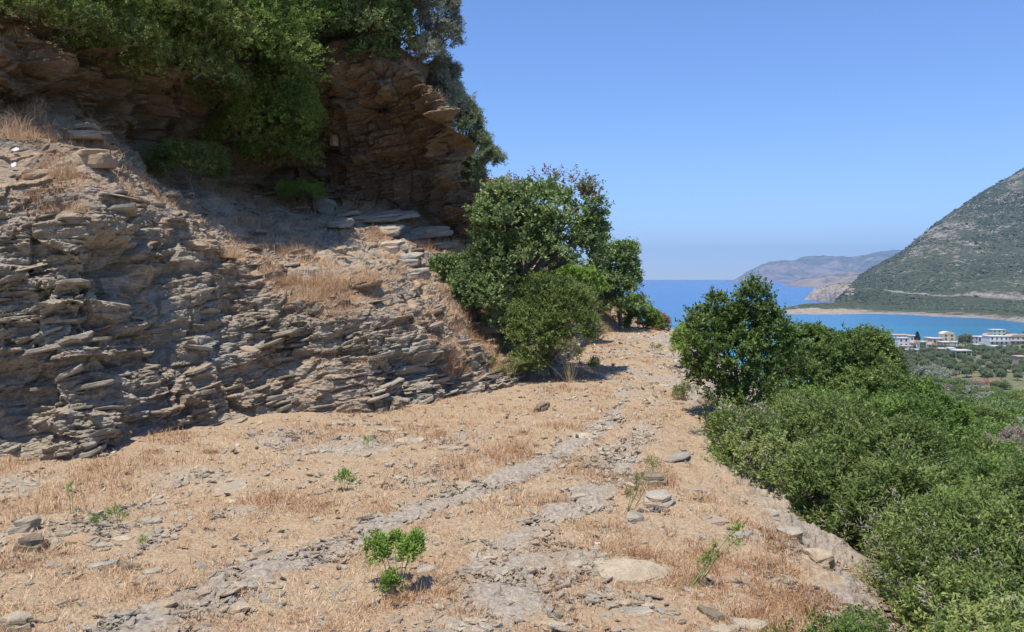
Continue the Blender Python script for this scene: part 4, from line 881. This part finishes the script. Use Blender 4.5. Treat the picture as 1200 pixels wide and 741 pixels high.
# those one can tell apart
for (px, py, k, s, lab) in [
    (1150, 560, 'orange', .7, "rust coloured spurge at the outer rim of the green scrub"), (1172, 535, 'thorn', 1.6, "big bare grey brown thorny bush at the right of the slope"),
    (1195, 560, 'thorn', 1.3, "lower bare thorny bush at the right edge of the picture"), (1140, 500, 'green', 2.3, "bright green round shrub in the gap beyond the scrub"),
    (1115, 505, 'mastic', 1.8, "dull green shrub left of the bright green round shrub"), (1195, 500, 'carob', 2.8, "darkest rounded tree at the right edge of the valley"),
    (1150, 470, 'green', 2.6, "yellow green shrub crowning the spur below the village"), (1083, 450, 'thorn', 3.4, "pinkish grey thorny thicket beside the broad tree"),
    (1100, 465, 'thorn', 2.6, "pale thorny thicket below the pinkish one"), (1165, 478, 'thorn', 2.4, "long bare thorny bush running down the spur"),
    (1178, 500, 'thorn', 2.2, "grey thorny bush near the darkest rounded tree"), (1100, 478, 'orange', 1.6, "rust coloured patch of spurge on the spur"),
    (1095, 447, 'grey', 6.5, "tall grey willowy tree between the thicket and the olive grove"), (1105, 455, 'carob', 4.0, "dark round bush at the foot of the tall grey tree"),
    (1125, 458, 'carob', 4.5, "dark tree at the left end of the red earth terrace")]:
    h = hit(px, py); put_shrub(k, h[0], h[1], s, rg, lab, "shrubs that stand out on the slope")
n = 0; tries = 0; placed = []
while n < 250 and tries < 20000:
    tries += 1
    px = rg.uniform(1000, 1330); Y = 24 * (300 / 24) ** rg.random(); x = (px - CX) / FPX * Y
    s = rg.uniform(.75, 1.2) * (1.0 + 2.2 * min(1, Y / 90))
    if x - float(edge(Y)) < 2.2: continue
    if any((x - a) ** 2 + (Y - b) ** 2 < (0.62 * (s + c)) ** 2 for a, b, c in placed): continue
    placed.append((x, Y, s)); f = vnoise(np.array([[x * .09, Y * .05, 0]]), 8)[0] + rg.normal(0, .35)
    k = 'thorn' if f > .62 else 'green' if f > 0.05 else 'mastic' if f > -.25 else 'carob' if f > -.6 else 'grey'
    put_shrub(k, x, Y, s, rg, zs=rg.uniform(.8, 1.1)); n += 1
# scrub on the hillside between: the same slope left of the near trees, hidden mostly
def tree_at(x, y, mesh, name, lab, grp, s, rg, cat="tree"):
    z = float(ground(np.array([x]), np.array([y]))[0]); t = thing(name, (x, y, z), lab, cat, grp, rg.uniform(0, 6.28)); t.scale = (s, s, s * rg.uniform(.85, 1.1))
    link("crown", mesh, t); link("trunk", TRUNK, t); return t
# olive grove in rows
n = 0
for row in range(16):
    for c in range(34):
        Y = 322 + row * 13 + rg.normal(0, 1.2); x = 158 + c * 6.6 + row * 2 + rg.normal(0, 1.0); px = CX + x / Y * FPX
        if px < 1048 or px > 1235 or n >= 285 or rg.random() < .08: continue
        if abs(Y - 326) < 5 and 1110 < px < 1185: pass
        tree_at(x, Y, OLIVE[rg.integers(3)], "olive_tree", "round grey green olive tree in the grove below the village", "olive trees in the grove", rg.uniform(.85, 1.15), rg); n += 1
# red earth bank
m = M("red_earth"); MAT['earth'] = m.base(m.ramp(m.noise(.6, 5, .7, m.pos()), [(0.35, (0.13, 0.07, 0.045)), (0.65, (0.33, 0.19, 0.13))]), .95)
def earth_bank(a, b, hgt, name="earth_bank"):
    k = 60; t = np.linspace(0, 1, k); x = a[0] + (b[0] - a[0]) * t; y = a[1] + (b[1] - a[1]) * t + 1.5 * vnoise(V3(t * 6, 0, 0), 3); z = ground(x, y)
    hh = hgt * (1 + .3 * vnoise(V3(t * 15, 1, 0), 4)) * np.sin(np.clip(t * 8, 0, 1.57)) * np.sin(np.clip((1 - t) * 8, 0, 1.57))
    rows = [V3(x, y - 1.2, z - .6), V3(x, y - .7 + .3 * vnoise(V3(t * 30, 0, 0), 5), z + hh * .6), V3(x, y, z + hh), V3(x, y + 3, z + hh * .9), V3(x, y + 6, z - .6)]
    G = np.stack(rows, 1); tag(mesh_np(name, G.reshape(-1, 3), grid_faces(k, 5), MAT['earth'], smooth=False), kind='structure')
h0, h1 = hit(1108, 449), hit(1188, 452); earth_bank(h0, h1, 2.2)

# ------------------------------------------------------------------ the village
MAT['wall_white'] = plain("white_render", (0.72, 0.71, 0.69), .9, .08, .3); MAT['wall_cream'] = plain("cream_render", (0.66, 0.58, 0.42), .9, .08, .3); MAT['wall_tan'] = plain("tan_render", (0.55, 0.42, 0.31), .9, .1, .3)
MAT['wall_grey'] = plain("grey_render", (0.42, 0.42, 0.44), .9, .1, .3); MAT['roof_pale'] = plain("pale_roof", (0.62, 0.58, 0.54), .9, .1, .4); MAT['roof_tan'] = plain("tan_roof", (0.52, 0.36, 0.26), .9, .15, .4)
MAT['glass'] = M("window_glass").base((0.05, 0.07, 0.10), .15, .6); MAT['shade_cloth'] = plain("white_awning", (0.75, 0.75, 0.73), .8); MAT['steel'] = plain("dark_frame", (0.10, 0.10, 0.11), .6)
class MB:
    def __init__(s): s.v, s.f = [], []
    def box(s, x0, x1, y0, y1, z0, z1):
        o = len(s.v); s.v += [(x, y, z) for x in (x0, x1) for y in (y0, y1) for z in (z0, z1)]
        s.f += [[o + i for i in q] for q in ((0, 1, 3, 2), (4, 6, 7, 5), (0, 4, 5, 1), (2, 3, 7, 6), (0, 2, 6, 4), (1, 5, 7, 3))]; return s
    def prism(s, prof, y0, y1):
        o = len(s.v); k = len(prof); s.v += [(x, y0, z) for x, z in prof] + [(x, y1, z) for x, z in prof]
        s.f += [[o + i for i in range(k)], [o + 2 * k - 1 - i for i in range(k)]] + [[o + i, o + k + i, o + k + (i + 1) % k, o + (i + 1) % k] for i in range(k)]; return s
    def build(s, name, mat, parent):
        me = bpy.data.meshes.new(name); me.from_pydata(s.v, [], s.f); me.materials.append(mat); me.update(); return link(name, me, parent)
def building(px, py, w, h, storeys, wall, roof, lab, style='flat', bays=None, balcony=False, dz=0.0, Y=None, rot=0.0):
    """px, py: middle of the foot of the front wall; w, h in photo pixels"""
    q = hit(px, py) if Y is None else (*P(px, py, Y),)
    Y = q[1]; Wm = w * Y / FPX; Hm = h * 1.15 * Y / FPX; D = min(10, max(5, Wm * .7)); hw = Wm / 2
    t = thing("house", (q[0], Y, q[2] - .3), lab, "house", "white and cream houses of the village", rot); Hm += .3
    b = MB().box(-hw, hw, 0, D, -1.5, Hm).build("wall", MAT[wall], t)
    if style == 'flat': MB().box(-hw - .25, hw + .25, -.3, D + .25, Hm + .003, Hm + .35).build("roof", MAT[roof], t)
    elif style == 'gable': MB().prism([(-hw - .3, Hm + .003), (hw + .3, Hm + .003), (hw * .55, Hm + 1.5), (-hw * .55, Hm + 1.5)], -.3, D + .3).build("roof", MAT[roof], t)
    elif style == 'arch': MB().prism([(hw * 1.02 * math.cos(a), Hm + .003 + 2.2 * math.sin(a)) for a in np.linspace(0, math.pi, 9)], -.2, D + .2).build("roof", MAT[roof], t)
    sh = Hm / storeys; bays = bays or max(2, int(Wm / 3.2)); bw = Wm / bays
    for s in range(storeys):
        for k in range(bays):
            xc = -hw + bw * (k + .5); ww = bw * .17; z0 = s * sh + sh * .32
            f = MB().box(xc - ww - .12, xc + ww + .12, -.07, .05, z0 - .12, z0 + sh * .5 + .12).build("window", MAT['roof_pale'], t); MB().box(xc - ww, xc + ww, -.11, -.06, z0, z0 + sh * .5).build("pane", MAT['glass'], f)
        if balcony and s > 0:
            MB().box(-hw - .05, hw + .05, -1.5, -.12, s * sh - .08, s * sh + .12).box(-hw, hw, -1.5, -1.42, s * sh + .12, s * sh + 1.0).build("balcony", MAT['wall_white'], t)
    return t
VILL = [
 (1057, 400, 20, 6, 1, 'wall_white', 'roof_tan', "long low house with a tan roof at the left end of the village", 'flat', False),
 (1071, 402, 9, 7, 1, 'wall_white', 'roof_pale', "small white house just left of the dark conifer", 'flat', False),
 (1059, 407, 12, 9, 2, 'wall_white', 'roof_pale', "tall pale block with a blank wall at the left end of the village", 'flat', False),
 (1064, 413, 12, 6, 2, 'wall_cream', 'roof_tan', "cream house in front of the tall pale block", 'flat', True),
 (1074, 409, 7, 6, 1, 'wall_white', 'roof_tan', "little white gabled house below the conifer", 'gable', False),
 (1075, 416, 6, 5, 1, 'wall_white', 'roof_pale', "lowest white cube at the left of the village", 'flat', False),
 (1090, 402, 8, 5, 1, 'wall_cream', 'roof_pale', "small cream house right of the dark conifer", 'flat', False),
 (1099, 404, 14, 6, 1, 'wall_tan', 'roof_pale', "tan pink house with a pale roof left of the arched house", 'flat', False),
 (1112, 399, 14, 6, 2, 'wall_cream', 'wall_cream', "cream house with an arched top standing above the others", 'arch', False),
 (1113, 405, 17, 3, 1, 'wall_tan', 'roof_pale', "low tan house at the foot of the arched house", 'flat', False),
 (1142, 403, 9, 7, 2, 'wall_grey', 'roof_pale', "plain grey house right of the tall grey tree in the village", 'flat', False),
 (1152, 402, 15, 6, 1, 'wall_white', 'shade_cloth', "long house under a bright white roof in the middle of the village", 'flat', True),
 (1171, 394, 16, 6, 2, 'wall_cream', 'roof_pale', "cream house with an open roof frame at the back of the village", 'flat', False),
 (1171, 405, 22, 9, 2, 'wall_white', 'roof_pale', "wide hotel block with dark glass and a white balcony", 'flat', True),
 (1193, 404, 18, 8, 2, 'wall_tan', 'roof_tan', "tan roofed house at the right end of the village", 'gable', True),
 (1211, 402, 16, 8, 2, 'wall_white', 'roof_pale', "white house past the right end of the village row", 'flat', True),
 (1083, 405, 6, 3.5, 1, 'wall_white', 'roof_pale', "tiny white house between the cream house and the white cubes", 'flat', False),
 (1094, 409, 6, 4, 1, 'wall_white', 'roof_tan', "small white house with a tan roof above the white shade sail", 'gable', False),
 (1121, 406, 7, 4, 1, 'wall_white', 'roof_pale', "small white house above the open pavilion", 'flat', False),
 (1135, 400, 5, 3.5, 1, 'wall_cream', 'roof_tan', "little cream house behind the plain grey house", 'gable', False),
 (1147, 409, 8, 4, 1, 'wall_white', 'roof_pale', "low white house in the trees in front of the long white roofed house", 'flat', False),
 (1159, 398, 7, 4, 1, 'wall_white', 'roof_tan', "little white house with a tan roof left of the open roof frame", 'gable', False),
 (1186, 398, 6, 4, 1, 'wall_cream', 'roof_pale', "little cream house behind the right end of the hotel block", 'flat', False),
 (1199, 430, 11, 10, 2, 'wall_tan', 'roof_tan', "orange tan house alone at the edge of the olive grove", 'flat', False),
]
for v in VILL: building(*v[:9], balcony=v[9])
# open pavilion
q = hit(1129, 420); Y = q[1]; u = Y / FPX
t = thing("pavilion", (q[0], Y, q[2]), "open pavilion with a thin grey roof in front of the olive grove", "pavilion")
MB().box(-10 * u, 9 * u, -1, 6, 8.5 * u, 9.6 * u).build("roof", MAT['roof_pale'], t)
for k in (-9.5, -3, 3, 8.5):
    for yy in (-.8, 5.6): MB().box(k * u - .15, k * u + .15, yy, yy + .3, -1.5, 8.5 * u - .003).build("post", MAT['wall_grey'], t)
MB().box(-9 * u, -2 * u, 1.5, 5, -1, 6.5 * u).build("kiosk", MAT['steel'], t)
MB().box(-8 * u, 1 * u, -3.5, -2.2, -1, 2.0 * u).build("counter", MAT['shade_cloth'], t)
for (px, py, w, lab) in [(1103, 411.5, 12, "white shade sail left of the open pavilion"), (1116, 411, 8, "smaller white canopy above the open pavilion"), (1167, 408, 8, "white garden canopy below the hotel block"), (1184, 408.5, 9, "right hand white canopy below the hotel block")]:
    q = hit(px, py + 3.2); Y = q[1]; u = Y / FPX
    t = thing("canopy", (q[0], Y, q[2]), lab, "canopy", "white canopies in the village"); MB().box(-w / 2 * u, w / 2 * u, 0, 4, 2.6, 3.3).build("cloth", MAT['shade_cloth'], t)
    for sx in (-1, 1):
        for yy in (.1, 3.7): MB().box(sx * w * .45 * u - .08, sx * w * .45 * u + .08, yy, yy + .15, -1, 2.59).build("post", MAT['steel'], t)
q = hit(1075, 402.5); tree_at(q[0], q[1], CONI, "conifer_tree", "dark pointed conifer among the white houses", None, 1.0, rg)
q = hit(1131, 408); tree_at(q[0], q[1], OLIVE[0], "village_tree", "tall grey green tree in the middle of the village", None, 2.2, rg)
vt = 0
for (x0, x1, py, num, s) in [(1079, 1098, 408, 8, .8), (1100, 1122, 409.5, 5, .7), (1132, 1145, 412, 7, 1.0), (1140, 1165, 414, 14, 0.9), (1160, 1200, 414, 14, 0.85), (1085, 1120, 419, 12, 0.8), (1140, 1210, 420, 18, 0.8), (1180, 1230, 396, 10, 1.2), (1050, 1080, 422, 9, .8), (1020, 1046, 404, 8, 1.5)]:
    for k in range(num):
        px = rg.uniform(x0, x1); q = hit(px, py + rg.uniform(-1.2, 1.2)); tree_at(q[0], q[1], OLIVE[rg.integers(3)], "village_tree", "small round tree among the houses and gardens of the village", "trees between the village houses", s * rg.uniform(.7, 1.2), rg)

# ------------------------------------------------------------------ scrub and road on the mountain
def mountain_scrub():
    rng = np.random.default_rng(12); p = MG.reshape(-1, 3); n = MN.reshape(-1, 3); v = MV.ravel()
    ok = np.flatnonzero((v > 2.2) & (v < 8.2) & (p[:, 0] / p[:, 1] * FPX + CX < 1300)); a = p[ok]
    w = np.clip(0.35 + fbm(a * 0.006, 4, 61) * 1.6, 0.02, 1) * np.where(v[ok] < 4, 1.3, 1) * np.where(abs(v[ok] - 4.5) < .6, .08, 1)
    k = ok[rng.choice(len(ok), 34000, p=w / w.sum())]; c = p[k] + rng.normal(0, 2.0, (len(k), 3)) * [1, 1, 0]
    s = rng.uniform(1.0, 2.6, len(k)) * np.where(rng.random(len(k)) < .15, 1.7, 1)
    t = (1 + 5 ** .5) / 2; ico = nrm(np.array([(-1, t, 0), (1, t, 0), (-1, -t, 0), (1, -t, 0), (0, -1, t), (0, 1, t), (0, -1, -t), (0, 1, -t), (t, 0, -1), (t, 0, 1), (-t, 0, -1), (-t, 0, 1)], float))
    fi = np.array([(0, 11, 5), (0, 5, 1), (0, 1, 7), (0, 7, 10), (0, 10, 11), (1, 5, 9), (5, 11, 4), (11, 10, 2), (10, 7, 6), (7, 1, 8), (3, 9, 4), (3, 4, 2), (3, 2, 6), (3, 6, 8), (3, 8, 9), (4, 9, 5), (2, 4, 11), (6, 2, 10), (8, 6, 7), (9, 8, 1)])
    V = c[:, None] + ico[None] * s[:, None, None] * np.array([1, 1, .75]) * rng.uniform(.65, 1.2, (len(k), 12, 1))
    F = (fi[None] + (np.arange(len(k)) * 12)[:, None, None]).reshape(-1, 3); rn = np.repeat(rng.random(len(k)), 12)
    LM['scrub'] = leaf_mat("mountain_scrub", [(0, (0.035, 0.05, 0.022)), (0.6, (0.06, 0.08, 0.032)), (1, (0.10, 0.11, 0.05))], trans=.05)
    tag(mesh_np("mountain_scrub", V.reshape(-1, 3), F, LM['scrub'], attrs={'rnd': rn}), kind='stuff')
mountain_scrub()
build_haze()
